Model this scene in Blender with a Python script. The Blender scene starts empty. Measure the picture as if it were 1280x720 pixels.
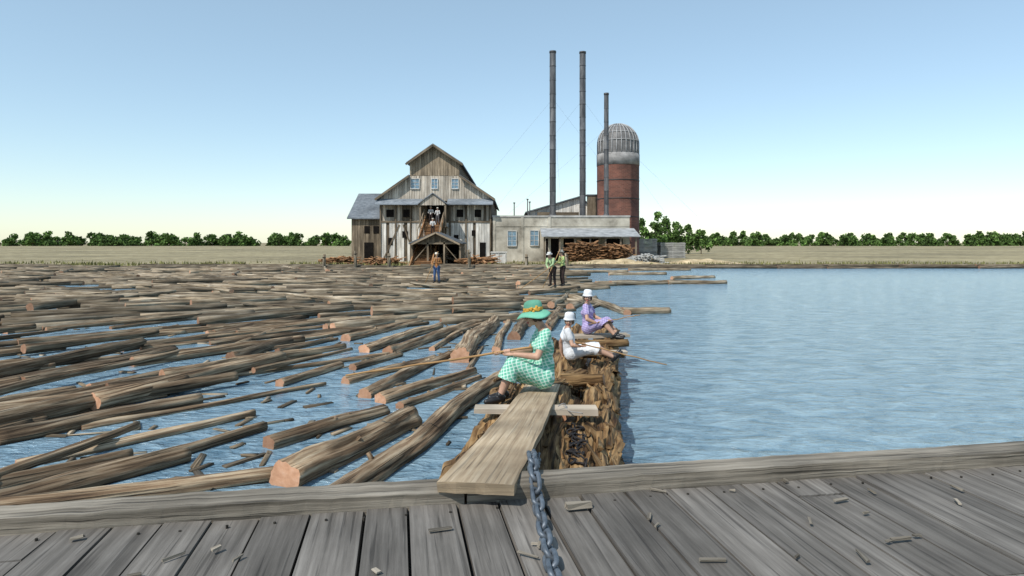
import bpy, math, random, bmesh
from mathutils import Vector, Matrix, noise
R = random.Random(11)
V = Vector
SC = bpy.context.scene

# ------------------------------------------------------------------ materials
def newmat(name):
    m = bpy.data.materials.new(name); m.use_nodes = True
    nt = m.node_tree; nt.nodes.clear()
    out = nt.nodes.new('ShaderNodeOutputMaterial'); b = nt.nodes.new('ShaderNodeBsdfPrincipled')
    nt.links.new(b.outputs[0], out.inputs[0])
    return m, nt, b
def ramp(nt, cols):
    r = nt.nodes.new('ShaderNodeValToRGB'); el = r.color_ramp.elements
    n = len(cols)
    while len(el) < n: el.new(0.5)
    for i, c in enumerate(cols):
        if len(c) == 4: p, c = c[0], c[1:]
        else: p = i/(n-1)
        el[i].position = p; el[i].color = (*c, 1)
    return r
def grain(name, cols, scale=(1.2, 16, 1), coord='UV', rough=.85, bump=.5, dist=.01, tint=True, big=None, nscale=1.0, detail=8, crack=0.0, spec=.25, metal=0):
    m, nt, b = newmat(name); N = nt.nodes; L = nt.links
    tc = N.new('ShaderNodeTexCoord'); mp = N.new('ShaderNodeMapping'); mp.inputs['Scale'].default_value = scale
    L.new(tc.outputs[coord], mp.inputs[0])
    n1 = N.new('ShaderNodeTexNoise'); n1.inputs['Scale'].default_value = nscale; n1.inputs['Detail'].default_value = detail; n1.inputs['Roughness'].default_value = .62
    L.new(mp.outputs[0], n1.inputs['Vector'])
    r = ramp(nt, cols); L.new(n1.outputs['Fac'], r.inputs[0])
    col = r.outputs[0]
    n2 = N.new('ShaderNodeTexNoise'); n2.inputs['Scale'].default_value = (big or 1.3); n2.inputs['Detail'].default_value = 5
    L.new(tc.outputs[coord], n2.inputs['Vector'])
    r2 = ramp(nt, [(.3, .55, .55, .55), (.7, 1.15, 1.15, 1.15)]); L.new(n2.outputs['Fac'], r2.inputs[0])
    mx = N.new('ShaderNodeMix'); mx.data_type = 'RGBA'; mx.blend_type = 'MULTIPLY'; mx.inputs[0].default_value = 1
    L.new(col, mx.inputs[6]); L.new(r2.outputs[0], mx.inputs[7]); col = mx.outputs[2]
    h = n1.outputs['Fac']
    if crack > 0:      # long drying checks along the grain
        mp2 = N.new('ShaderNodeMapping'); mp2.inputs['Scale'].default_value = (scale[0]*.9, scale[1]*1.9, scale[2]); mp2.inputs['Location'].default_value = (7, 3, 1); L.new(tc.outputs[coord], mp2.inputs[0])
        vo = N.new('ShaderNodeTexNoise'); vo.inputs['Scale'].default_value = nscale; vo.inputs['Detail'].default_value = 3; vo.inputs['Distortion'].default_value = .5
        L.new(mp2.outputs[0], vo.inputs['Vector'])
        r3 = ramp(nt, [(.35, 1-crack, 1-crack, 1-crack), (.43, 1, 1, 1)]); L.new(vo.outputs['Fac'], r3.inputs[0])
        mx3 = N.new('ShaderNodeMix'); mx3.data_type = 'RGBA'; mx3.blend_type = 'MULTIPLY'; mx3.inputs[0].default_value = 1
        L.new(col, mx3.inputs[6]); L.new(r3.outputs[0], mx3.inputs[7]); col = mx3.outputs[2]
        mt = N.new('ShaderNodeMath'); mt.operation = 'MULTIPLY'; L.new(h, mt.inputs[0]); L.new(r3.outputs[0], mt.inputs[1]); h = mt.outputs[0]
    if tint:
        at = N.new('ShaderNodeAttribute'); at.attribute_name = 'tint'
        mx2 = N.new('ShaderNodeMix'); mx2.data_type = 'RGBA'; mx2.blend_type = 'MULTIPLY'; mx2.inputs[0].default_value = 1
        L.new(col, mx2.inputs[6]); L.new(at.outputs['Fac'], mx2.inputs[7]); col = mx2.outputs[2]
    L.new(col, b.inputs['Base Color'])
    b.inputs['Roughness'].default_value = rough; b.inputs['Specular IOR Level'].default_value = spec; b.inputs['Metallic'].default_value = metal
    bp = N.new('ShaderNodeBump'); bp.inputs['Strength'].default_value = bump; bp.inputs['Distance'].default_value = dist
    L.new(h, bp.inputs['Height']); L.new(bp.outputs[0], b.inputs['Normal'])
    return m
def cloth(name, c, c2=None, rough=.9, scale=60):
    c2 = c2 or tuple(x*.75 for x in c)
    return grain(name, [c2, c], scale=(1, 1, 1), coord='Object', nscale=9, detail=6, bump=.35, dist=.01, tint=False, rough=rough, big=4)
def plain(name, c, rough=.6, metal=0, spec=.4, emis=None):
    return grain(name, [tuple(x*.8 for x in c), c, tuple(min(1, x*1.12) for x in c)], scale=(1, 1, 1), coord='Object', nscale=12, bump=.1, dist=.003, tint=False, rough=rough, metal=metal, spec=spec, big=3)

log_bark = grain('log_bark', [(.30, .05, .030, .018), (.46, .24, .16, .095), (.59, .45, .35, .235), (.76, .64, .56, .43)], scale=(1.0, 18, 1), bump=1, dist=.025, crack=.7)
log_far = grain('log_weathered', [(.32, .055, .038, .025), (.48, .28, .215, .14), (.61, .47, .39, .285), (.76, .66, .60, .48)], scale=(.8, 10, 1), bump=.9, dist=.03, crack=.65)
log_end = grain('log_end_grain', [(.3, .13, .07), (.55, .30, .18), (.7, .46, .33)], scale=(12, 12, 1), bump=.5, dist=.01)
raft_bark = grain('raft_bark', [(.30, .028, .013, .006), (.43, .14, .075, .03), (.56, .35, .215, .095), (.76, .58, .42, .24)], scale=(1.5, 15, 1), bump=1.0, dist=.04, crack=.8)
plank_wood = grain('plank_wood', [(.25, .22, .15, .09), (.5, .42, .32, .21), (.75, .56, .46, .33)], scale=(.9, 26, 1), bump=.6, dist=.008, crack=.4)
pale_board = grain('pale_board', [(.42, .33, .25), (.66, .58, .46)], scale=(1.2, 26, 1), bump=.4, dist=.006)
deck_wood = grain('deck_wood', [(.25, .08, .073, .064), (.5, .17, .155, .138), (.75, .27, .25, .225)], scale=(1.2, 22, 1), bump=.7, dist=.008, crack=.45)
beam_wood = grain('beam_wood', [(.28, .08, .068, .052), (.5, .24, .208, .165), (.75, .41, .365, .30)], scale=(1.0, 20, 1), bump=.9, dist=.012, crack=.6)
board_white = grain('whitewashed_boards', [(.30, .26, .22, .17), (.42, .66, .62, .55), (.7, .84, .82, .78)], scale=(.5, 5, 1), bump=.4, dist=.02, big=.5)
board_grey = grain('weathered_boards', [(.25, .22, .175, .13), (.5, .51, .445, .36), (.75, .72, .66, .57)], scale=(.6, 7, 1), bump=.5, dist=.02, big=.5)
board_brown = grain('brown_boards', [(.25, .09, .068, .045), (.5, .25, .195, .135), (.75, .39, .32, .235)], scale=(.6, 7, 1), bump=.5, dist=.02, big=.5)
roof_grey = grain('roof_shingles', [(.25, .13, .15, .17), (.5, .24, .27, .3), (.75, .36, .38, .4)], scale=(2.5, 2.5, 2.5), bump=.5, dist=.03, big=.4)
interior_shade = plain('painted_interior_shade', (.012, .010, .009), rough=.95, spec=.1)  # near-black colour stands in for shade inside the buildings
glass = plain('window_glass', (.16, .27, .36), rough=.12, spec=.8)
trim = grain('white_trim', [(.5, .48, .44), (.78, .76, .72)], scale=(.6, 7, 1), bump=.2)
concrete = grain('rendered_blockwork', [(.27, .22, .195, .155), (.46, .45, .41, .335), (.75, .61, .57, .48)], scale=(.7, .7, .7), coord='Object', bump=.5, dist=.03, tint=False, big=.35)
steel = grain('stack_steel', [(.25, .04, .04, .045), (.5, .12, .12, .125), (.75, .24, .23, .22)], scale=(.5, 3, 1), rough=.55, bump=.2, metal=.2, spec=.4, big=.3)
rib_m = grain('dome_rib_steel', [(.3, .3, .3), (.62, .61, .6)], scale=(1, 3, 1), rough=.6, bump=.2, tint=False)
chain_m = grain('chain_iron', [(.04, .048, .06), (.13, .155, .185), (.25, .275, .31)], scale=(30, 30, 30), coord='Object', rough=.5, bump=.4, dist=.003, tint=False, metal=.4, spec=.5, big=12)
chain_d = grain('chain_rusty', [(.012, .011, .012), (.05, .045, .045)], scale=(30, 30, 30), coord='Object', rough=.6, bump=.4, dist=.003, tint=False, metal=.4, big=12)
dirt = grain('ground_dirt', [(.3, .15, .115, .065), (.5, .31, .26, .145), (.7, .45, .38, .24)], scale=(1, 1, 1), coord='Object', nscale=.8, bump=.5, dist=.1, tint=False, big=.06)
sawdust = grain('sawdust', [(.3, .38, .27, .14), (.6, .6, .48, .3)], scale=(1, 1, 1), coord='Object', nscale=2, bump=.6, dist=.1, tint=False)
leafm = grain('leaves', [(.05, .10, .02), (.13, .22, .055)], scale=(1, 1, 1), coord='Object', nscale=.6, bump=0, big=.3)
barkm = grain('tree_bark', [(.05, .035, .025), (.14, .11, .08)], scale=(2, 12, 1), bump=.6)
slab_m = grain('slab_lumber', [(.25, .12, .055, .022), (.5, .36, .19, .09), (.75, .56, .36, .2)], scale=(1, 14, 1), bump=.4)
pale_lumber = grain('stacked_lumber', [(.25, .30, .30, .29), (.75, .55, .54, .5)], scale=(1, 14, 1), bump=.4)
rope_m = plain('rope', (.45, .43, .4), rough=.9)
stick_m = grain('stick_wood', [(.26, .13, .05), (.56, .35, .16)], scale=(2, 30, 1), bump=.3)

def brick_mat():
    m, nt, b = newmat('red_brick'); N = nt.nodes; L = nt.links
    tc = N.new('ShaderNodeTexCoord'); br = N.new('ShaderNodeTexBrick')
    br.inputs['Scale'].default_value = 1; br.inputs['Brick Width'].default_value = .45; br.inputs['Row Height'].default_value = .16; br.inputs['Mortar Size'].default_value = .012
    br.inputs['Color1'].default_value = (.17, .066, .046, 1); br.inputs['Color2'].default_value = (.11, .044, .032, 1); br.inputs['Mortar'].default_value = (.17, .11, .085, 1)
    L.new(tc.outputs['UV'], br.inputs['Vector'])
    n = N.new('ShaderNodeTexNoise'); n.inputs['Scale'].default_value = .5; n.inputs['Detail'].default_value = 6; L.new(tc.outputs['UV'], n.inputs['Vector'])
    r = ramp(nt, [(.3, .6, .6, .6), (.7, 1.3, 1.25, 1.2)]); L.new(n.outputs['Fac'], r.inputs[0])
    mx = N.new('ShaderNodeMix'); mx.data_type = 'RGBA'; mx.blend_type = 'MULTIPLY'; mx.inputs[0].default_value = 1
    L.new(br.outputs['Color'], mx.inputs[6]); L.new(r.outputs[0], mx.inputs[7]); L.new(mx.outputs[2], b.inputs['Base Color'])
    b.inputs['Roughness'].default_value = .9
    bp = N.new('ShaderNodeBump'); bp.inputs['Strength'].default_value = .4; bp.inputs['Distance'].default_value = .02
    L.new(br.outputs['Fac'], bp.inputs['Height']); bp.invert = True; L.new(bp.outputs[0], b.inputs['Normal'])
    return m
brick = brick_mat()

def water_mat():
    m, nt, b = newmat('lake_water'); N = nt.nodes; L = nt.links
    tc = N.new('ShaderNodeTexCoord')
    mp = N.new('ShaderNodeMapping'); mp.inputs['Scale'].default_value = (1, 1.9, 1); mp.inputs['Rotation'].default_value = (0, 0, .25); L.new(tc.outputs['Object'], mp.inputs[0])
    a = N.new('ShaderNodeTexNoise'); a.inputs['Scale'].default_value = 1.9; a.inputs['Detail'].default_value = 6; a.inputs['Distortion'].default_value = .9
    c = N.new('ShaderNodeTexNoise'); c.inputs['Scale'].default_value = 8; c.inputs['Detail'].default_value = 4; c.inputs['Distortion'].default_value = .6
    L.new(mp.outputs[0], a.inputs['Vector']); L.new(mp.outputs[0], c.inputs['Vector'])
    ad = N.new('ShaderNodeMath'); ad.operation = 'MULTIPLY_ADD'; ad.inputs[1].default_value = .4; L.new(c.outputs['Fac'], ad.inputs[0]); L.new(a.outputs['Fac'], ad.inputs[2])
    r = ramp(nt, [(.50, .10, .185, .255), (.88, .26, .38, .46)]); L.new(ad.outputs[0], r.inputs[0]); L.new(r.outputs[0], b.inputs['Base Color'])
    bp = N.new('ShaderNodeBump'); bp.inputs['Strength'].default_value = 1.0; bp.inputs['Distance'].default_value = .13
    L.new(ad.outputs[0], bp.inputs['Height']); L.new(bp.outputs[0], b.inputs['Normal'])
    b.inputs['Roughness'].default_value = .14; b.inputs['IOR'].default_value = 1.33
    return m
water_m = water_mat()

def plaid(name, base, l1, l2, freq=16, w=.22):
    m, nt, b = newmat(name); N = nt.nodes; L = nt.links
    tc = N.new('ShaderNodeTexCoord'); mp = N.new('ShaderNodeMapping'); mp.inputs['Rotation'].default_value = (.2, .25, .5); L.new(tc.outputs['Object'], mp.inputs[0])
    sp = N.new('ShaderNodeSeparateXYZ'); L.new(mp.outputs[0], sp.inputs[0])
    def line(sock, off, ww):
        a = N.new('ShaderNodeMath'); a.operation = 'MULTIPLY_ADD'; a.inputs[1].default_value = freq; a.inputs[2].default_value = off+50; L.new(sock, a.inputs[0])
        f = N.new('ShaderNodeMath'); f.operation = 'FRACT'; L.new(a.outputs[0], f.inputs[0])
        g = N.new('ShaderNodeMath'); g.operation = 'LESS_THAN'; g.inputs[1].default_value = ww; L.new(f.outputs[0], g.inputs[0]); return g.outputs[0]
    col = None
    def mixc(prev, fac, c, k):
        mx = N.new('ShaderNodeMix'); mx.data_type = 'RGBA'
        s = N.new('ShaderNodeMath'); s.operation = 'MULTIPLY'; s.inputs[1].default_value = k; L.new(fac, s.inputs[0]); L.new(s.outputs[0], mx.inputs[0])
        if prev is None: mx.inputs[6].default_value = (*base, 1)
        else: L.new(prev, mx.inputs[6])
        mx.inputs[7].default_value = (*c, 1); return mx.outputs[2]
    col = mixc(None, line(sp.outputs[0], .5, .35), l2, .6); col = mixc(col, line(sp.outputs[2], .5, .35), l2, .6)
    col = mixc(col, line(sp.outputs[0], 0, w), l1, .6); col = mixc(col, line(sp.outputs[2], 0, w), l1, .6)
    L.new(col, b.inputs['Base Color']); b.inputs['Roughness'].default_value = .9; b.inputs['Specular IOR Level'].default_value = .15
    return m

# ------------------------------------------------------------------ mesh builder
class MB:
    def __init__(s): s.v = []; s.f = []; s.m = []; s.t = []; s.uv = []
    def add(s, vs, fs, uvs, mi=0, tint=1.0):
        o = len(s.v); s.v += [tuple(p) for p in vs]; s.t += [tint]*len(vs)
        for k, f in enumerate(fs):
            s.f.append([i+o for i in f]); s.m.append(mi if isinstance(mi, int) else mi[k]); s.uv += uvs[k]
    def hexa(s, P, mi=0, tint=1.0, axis=0, loc=None):
        F = [(0, 2, 3, 1), (4, 5, 7, 6), (0, 1, 5, 4), (2, 6, 7, 3), (0, 4, 6, 2), (1, 3, 7, 5)]
        C = loc or P; ou, ov = R.random()*20, R.random()*20
        oth = [i for i in range(3) if i != axis]
        uvs = [[(C[i][axis]+ou, C[i][oth[0]]+C[i][oth[1]]+ov) for i in f] for f in F]
        s.add(P, F, uvs, mi, tint)
    def box(s, a, b, mi=0, tint=1.0, axis=None):
        P = [V((b[0] if i & 1 else a[0], b[1] if i & 2 else a[1], b[2] if i & 4 else a[2])) for i in range(8)]
        if axis is None:
            d = [abs(b[i]-a[i]) for i in range(3)]; axis = d.index(max(d))
        s.hexa(P, mi, tint, axis)
    def beam(s, p0, p1, w, t, mi=0, tint=1.0, up=(0, 0, 1), jit=0):
        p0, p1 = V(p0), V(p1); d = (p1-p0); Ln = d.length; d.normalize()
        u = V(up); sd = d.cross(u)
        if sd.length < 1e-3: sd = d.cross(V((0, 1, 0)))
        sd.normalize(); u = sd.cross(d)
        P = []; C = []
        for i in range(8):
            l = Ln if i & 1 else 0; a = (w/2 if i & 2 else -w/2); b = (t/2 if i & 4 else -t/2)
            C.append(V((l, a, b))); q = p0+d*l+sd*(-a)+u*b
            if jit: q += V((R.uniform(-jit, jit), R.uniform(-jit, jit), R.uniform(-jit, jit)))
            P.append(q)
        s.hexa(P, mi, tint, 0, C)
    def tube(s, pts, rad, n=12, mi=0, mi_end=None, tint=1.0, fn=None, caps=True):
        pts = [V(p) for p in pts]; k = len(pts)
        if not hasattr(rad, '__len__'): rad = [rad]*k
        vs = []; fs = []; uvs = []; mis = []
        d0 = (pts[1]-pts[0]).normalized(); ref = V((0, 0, 1)) if abs(d0.z) < .9 else V((0, 1, 0))
        ln = 0; U = []; ou = R.random()*30; ov = R.random()*30
        for i, p in enumerate(pts):
            d = (pts[min(i+1, k-1)]-pts[max(i-1, 0)]).normalized()
            a = d.cross(ref).normalized(); b = a.cross(d)
            if i: ln += (p-pts[i-1]).length
            U.append(ln)
            for j in range(n):
                th = 2*math.pi*j/n; r = rad[i]
                if fn: r *= fn(ln, th)
                vs.append(p+a*(math.cos(th)*r)+b*(math.sin(th)*r))
        rm = sum(rad)/k
        for i in range(k-1):
            for j in range(n):
                j2 = (j+1) % n
                fs.append((i*n+j, i*n+j2, (i+1)*n+j2, (i+1)*n+j)); mis.append(mi)
                v0 = j/n*2*math.pi*rm+ov; v1 = (j+1)/n*2*math.pi*rm+ov
                uvs.append([(U[i]+ou, v0), (U[i]+ou, v1), (U[i+1]+ou, v1), (U[i+1]+ou, v0)])
        if caps:
            e = mi if mi_end is None else mi_end
            for i in (0, k-1):
                idx = [i*n+j for j in range(n)]
                if i: idx.reverse()
                c = pts[i]; d = (pts[1]-pts[0]).normalized(); a = d.cross(ref).normalized(); b = a.cross(d)
                fs.append(tuple(idx)); mis.append(e)
                uvs.append([((vs[q]-c).dot(a)+ou, (vs[q]-c).dot(b)+ov) for q in idx])
        s.add(vs, fs, uvs, mis, tint)
    def log(s, p0, p1, r0, r1, n=14, seg=14, amp=.12, bend=.03, mi=0, mi_end=1, tint=1.0, freq=1.0, lf=1.0):
        p0, p1 = V(p0), V(p1); sd = R.random()*100; Ln = (p1-p0).length
        d = (p1-p0).normalized(); side = V((-d.y, d.x, 0))
        pts = []; rad = []
        for i in range(seg+1):
            t = i/seg
            off = side*(noise.noise(V((t*1.5, sd, 0)))*bend*Ln)+V((0, 0, noise.noise(V((t*1.5, sd, 9)))*bend*.35*Ln))
            pts.append(p0.lerp(p1, t)+off*math.sin(math.pi*t)); rad.append(r0+(r1-r0)*t)
        def fn(l, th):
            c = V((math.cos(th), math.sin(th), 0))
            q = V((c.x*1.3, c.y*1.3, l*.8*freq+sd))
            return 1+amp*noise.noise(q)*1.2+amp*.7*noise.noise(V((c.x*5*freq, c.y*5*freq, l*2.2*lf*freq+sd)))+amp*.4*noise.noise(V((c.x*14*freq, c.y*14*freq, l*5*lf*freq+sd)))
        s.tube(pts, rad, n, mi, mi_end, tint, fn)
    def make(s, name, mats, parent=None, smooth=False, loc=None):
        me = bpy.data.meshes.new(name); me.from_pydata(s.v, [], s.f); 
        for m in mats: me.materials.append(m)
        me.polygons.foreach_set('material_index', s.m)
        a = me.attributes.new('tint', 'FLOAT', 'POINT'); a.data.foreach_set('value', s.t)
        if s.uv:
            u = me.uv_layers.new(name='UVMap'); u.data.foreach_set('uv', [c for p in s.uv for c in p])
        bm = bmesh.new(); bm.from_mesh(me); bmesh.ops.recalc_face_normals(bm, faces=bm.faces); bm.to_mesh(me); bm.free()
        if smooth:
            me.polygons.foreach_set('use_smooth', [len(p.vertices) <= 4 for p in me.polygons])
        ob = bpy.data.objects.new(name, me); SC.collection.objects.link(ob)
        if loc is not None:
            L = V(loc); me.transform(Matrix.Translation(-L)); ob.location = L
        if parent:
            ob.parent = parent; ob.matrix_parent_inverse = Matrix.Translation(-V(parent.location))
        return ob
def empty(name, loc=(0, 0, 0)):
    e = bpy.data.objects.new(name, None); e.empty_display_size = .3; SC.collection.objects.link(e); e.location = loc; return e

# ------------------------------------------------------------------ camera, world, sun
cam = bpy.data.cameras.new('camera'); co = bpy.data.objects.new('camera', cam); SC.collection.objects.link(co)
co.location = (0, 0, 2.2); co.rotation_euler = (math.radians(90), 0, 0)
cam.sensor_width = 36; cam.lens = 23.06; cam.shift_y = -.0445; cam.clip_end = 6000; cam.clip_start = .05
SC.camera = co
S = V((-.50, -.60, .95)).normalized()
el = math.asin(S.z); az = math.atan2(S.x, S.y)
w = bpy.data.worlds.new('World'); SC.world = w; w.use_nodes = True
nt = w.node_tree; bg = nt.nodes['Background']; sk = nt.nodes.new('ShaderNodeTexSky'); sk.sky_type = 'NISHITA'
sk.sun_disc = False; sk.sun_elevation = el; sk.sun_rotation = az; sk.air_density = 1.0; sk.dust_density = .3; sk.ozone_density = 1.8
hz = nt.nodes.new('ShaderNodeMix'); hz.data_type = 'RGBA'; hz.blend_type = 'ADD'; hz.inputs[0].default_value = 1; hz.inputs[7].default_value = (1.35, 1.85, 1.8, 1)
nt.links.new(sk.outputs[0], hz.inputs[6]); nt.links.new(hz.outputs[2], bg.inputs[0]); bg.inputs[1].default_value = .125
sl = bpy.data.lights.new('sun', 'SUN'); sl.energy = 4.2; sl.angle = math.radians(.5); sl.color = (1, .95, .87)
so = bpy.data.objects.new('sun', sl); SC.collection.objects.link(so); so.rotation_euler = S.to_track_quat('Z', 'Y').to_euler(); so.location = (-20, -20, 40)
SC.view_settings.view_transform = 'Standard'; SC.view_settings.look = 'None'; SC.view_settings.exposure = 0

# ------------------------------------------------------------------ ground and water
def shore(x): return 56.0+1.2*noise.noise(V((x*.07, 3, 0)))+.5*noise.noise(V((x*.4, 7, 0)))
xs = [-3000, -1200, -500, -200]+[-120+i*1.5 for i in range(161)]+[200, 500, 1200, 3000]
ys = [('a', -3000), ('a', -60), ('a', -45), ('a', 20), ('s', -2), ('s', -.6), ('s', 0), ('s', .5), ('s', 1.5), ('s', 3), ('a', 63), ('a', 70), ('a', 90), ('a', 130), ('a', 200), ('a', 400), ('a', 900), ('a', 3000)]
zs = [.6, .6, -1.6, -1.6, -.9, -.35, -.02, .1, .16, .17, .17, .17, .17, .2, .3, .4, .4, .4]
mb = MB(); nx = len(xs)
vs = []
for (k, y), z in zip(ys, zs):
    for x in xs:
        yy = y if k == 'a' else shore(x)+y
        vs.append((x, yy, z+(.05*noise.noise(V((x*.3, yy*.3, 0))) if -130 < x < 130 and k == 's' else 0)))
fs = [(j*nx+i, j*nx+i+1, (j+1)*nx+i+1, (j+1)*nx+i) for j in range(len(ys)-1) for i in range(nx-1)]
mb.add(vs, fs, [[(vs[q][0], vs[q][1]) for q in f] for f in fs])
mb.make('ground', [dirt], smooth=True)
mb = MB(); mb.add([(-900, -60, 0), (900, -60, 0), (900, 60, 0), (-900, 60, 0)], [(0, 1, 2, 3)], [[(0, 0), (1, 0), (1, 1), (0, 1)]])
mb.make('lake_water', [water_m])

# ------------------------------------------------------------------ dock in the foreground
ang = math.radians(9.8); ex = V((math.cos(ang), math.sin(ang), 0)); ey = V((-math.sin(ang), math.cos(ang), 0))
O = V((-.76, 3.31, 0))
dock = empty('wooden_dock', O)
mb = MB(); x = -7.0
while x < 8:
    wd = R.uniform(.21, .27)
    a = O+ex*(x+wd/2)+ey*(-5.5); b = O+ex*(x+wd/2)+ey*(-.004)
    zc = .825+R.uniform(-.006, .006)
    a.z = zc; b.z = zc+R.uniform(-.004, .004)
    cut = R.uniform(-2.5, -.2) if R.random() < .35 else None
    if cut:
        m_ = O+ex*(x+wd/2)+ey*cut; m_.z = zc
        mb.beam(a, m_, wd-.014, .05, 0, R.uniform(.75, 1.05), jit=.004); m2 = m_+ey*.012; mb.beam(m2, b, wd-.014, .05, 0, R.uniform(.75, 1.2), jit=.004)
    else: mb.beam(a, b, wd-.014, .05, 0, R.uniform(.75, 1.2), jit=.004)
    x += wd
mb.make('deck_planks', [deck_wood], dock)
mb = MB()
for k in range(19):
    yy = -.15-.29*k
    mb.beam(O+ex*-7+ey*yy+V((0, 0, .765)), O+ex*8+ey*yy+V((0, 0, .765)), .285, .05, 0, .25)  # boards added below the deck, tinted dark as shade in the gaps
for k in range(70):
    xx = -6.9+k*.21+R.uniform(-.02, .02); p = O+ex*xx+ey*(-.09-R.uniform(0, .03)); mb.tube([(p.x, p.y, .84), (p.x, p.y, .857)], .007, 6, tint=.15)
mb.make('gap_shade_and_nails', [beam_wood], dock)
mb = MB()
for (xa, xb, h) in ((-6.9, .52, .0), (.535, 8, .012)):
    n = int((xb-xa)/.06)
    for i in range(n):
        x0 = xa+(xb-xa)*i/n; x1 = xa+(xb-xa)*(i+1)/n
        def pt(xx, yy, z):
            q = V((xx*.9, yy*5, z*7)); e_ = .008*noise.noise(V((xx*7, z*9, 2)))
            return O+ex*xx+ey*(yy+.012*noise.noise(q)+(e_ if yy < .1 else -e_))+V((0, 0, z+h+.010*noise.noise(q+V((9, 9, 9)))+(.006*noise.noise(V((xx*9, yy*20, 5))) if z > .8 else 0)))
        P = [pt(x1 if i_ & 1 else x0, .19 if i_ & 2 else .0, .92 if i_ & 4 else .76) for i_ in range(8)]
        F = [(0, 2, 3, 1), (4, 5, 7, 6), (0, 1, 5, 4), (2, 6, 7, 3)]
        if i == 0: F.append((0, 4, 6, 2))
        if i == n-1: F.append((1, 3, 7, 5))
        C = [(x1 if i_ & 1 else x0, .19 if i_ & 2 else 0, .92 if i_ & 4 else .76) for i_ in range(8)]
        mb.add(P, F, [[(C[q][0]+h*100, C[q][1]+C[q][2]*1.3) for q in f] for f in F], 0, 1.0)
mb.make('edge_beam', [beam_wood], dock)
mb = MB()
for i in range(-3, 4):
    for j in (-.1, -2.6, -5):
        p = O+ex*(i*2.3)+ey*j; mb.tube([(p.x, p.y, -1.5), (p.x, p.y, .73)], .14, 12, tint=.7)
    p0 = O+ex*(i*2.3)+ey*(-5.3); p1 = O+ex*(i*2.3)+ey*.1
    mb.beam((p0.x, p0.y, .62), (p1.x, p1.y, .62), .2, .2, tint=.7)
mb.make('piles', [beam_wood], dock)
# splinters and chips lying on the deck
mb = MB()
for i in range(40):
    p = O+ex*R.uniform(-2.5, 3.5)+ey*(-R.uniform(.03, .9)); an = R.uniform(0, 3.14); l = R.uniform(.015, .06); d = V((math.cos(an)*l, math.sin(an)*l, 0))
    c = V((p.x, p.y, .866)); mb.beam(c-d, c+d, R.uniform(.008, .022), .008, 0, R.uniform(.6, 1.6), jit=.003)
mb.beam((.27, 3.30, .872), (.40, 3.33, .872), .035, .02, 0, 1.3, jit=.006)
mb.make('wood_chips', [beam_wood])

# gangplank
mb = MB(); n = 34
A0, A1 = V((-.187, 3.33, .98)), V((.37, 7.75, .535)); dd = (A1-A0).normalized(); sd = V((dd.y, -dd.x, 0)).normalized()
vs = []; Ls = (A1-A0).length; loc = []; m = 8
for i in range(n+1):
    t = i/n; c = A0.lerp(A1, t)
    hw = .2+.010*noise.noise(V((t*9, 1, 1))); c = c+V((0, 0, -.03*math.sin(math.pi*t)))
    for k in range(m+1):
        s_ = -1+2*k/m; endj = (.035*noise.noise(V((k*1.3, 4, 4))) if i in (0, n) else 0)
        vs.append(c+sd*(hw*s_)+dd*endj+V((0, 0, .004*noise.noise(V((k*2, t*20, 0)))-(.006 if k in (0, m) else 0)))); loc.append((t*Ls, hw*s_))
    for k in range(m+1):
        s_ = -1+2*k/m; endj = (.03*noise.noise(V((k*1.3, 4, 8))) if i in (0, n) else 0)
        vs.append(c+sd*(hw*s_*.985)+dd*(endj+(.01 if i == 0 else 0))+V((0, 0, -.06))); loc.append((t*Ls, hw*s_+.9))
fs = []; K = 2*(m+1)
for i in range(n):
    o = i*K
    for k in range(m):
        fs.append((o+k, o+k+1, o+K+k+1, o+K+k)); fs.append((o+m+1+k, o+K+m+1+k, o+K+m+2+k, o+m+2+k))
    fs.append((o, o+K, o+K+m+1, o+m+1)); fs.append((o+m, o+2*m+1, o+K+2*m+1, o+K+m))
for o in (0, n*K):
    for k in range(m): fs.append((o+k, o+m+1+k, o+m+2+k, o+k+1))
mb.add(vs, fs, [[loc[q] for q in f] for f in fs])
mb.make('gangplank', [plank_wood])

# ------------------------------------------------------------------ raft
raft = empty('log_raft', (.5, 8, .2))
mb = MB()
mb.log((-.42, 4.3, .25), (-.02, 8.3, .24), .235, .21, 72, 130, .36, .04, freq=1.3, lf=.6)
mb.log((-.12, 4.4, .20), (.72, 12.4, .20), .22, .19, 48, 140, .28, .01, tint=.6, freq=1.3, lf=.6)
mb.log((.20, 4.25, .25), (1.32, 13.6, .25), .225, .215, 72, 220, .36, .014, freq=1.2, lf=.6)
mb.log((.49, 4.35, .23), (2.0, 13.9, .24), .235, .225, 72, 220, .36, .014, freq=1.2, lf=.6)
mb.log((.62, 8.15, .47), (1.12, 8.0, .53), .10, .07, 28, 20, .3, .02, freq=2, lf=.5)
mb.log((.33, 7.4, .45), (.95, 8.8, .44), .09, .07, 28, 40, .3, .03, freq=2, lf=.5)
mb.log((.80, 10.3, .45), (1.75, 10.2, .47), .07, .06, 20, 20, .25, .03, tint=.8)
mb.log((1.0, 11.2, .45), (2.0, 11.3, .47), .08, .06, 20, 20, .25, .03, tint=.8)
mb.log((-.4, 4.9, .44), (-.12, 6.5, .42), .07, .05, 24, 40, .3, .03, freq=2, lf=.5)
mb.log((.5, 4.6, .42), (.62, 6.1, .43), .08, .06, 24, 40, .3, .03, freq=2, lf=.5)
mb.log((.42, 6.6, .42), (.60, 7.7, .46), .11, .08, 28, 30, .3, .03, freq=2, tint=1.15, lf=.5)
mb.log((.78, 6.7, .38), (.95, 7.8, .42), .10, .08, 28, 30, .3, .03, freq=2, tint=1.15, lf=.5)
mb.make('timbers', [raft_bark, log_end], raft, smooth=True)
mb = MB()
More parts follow.
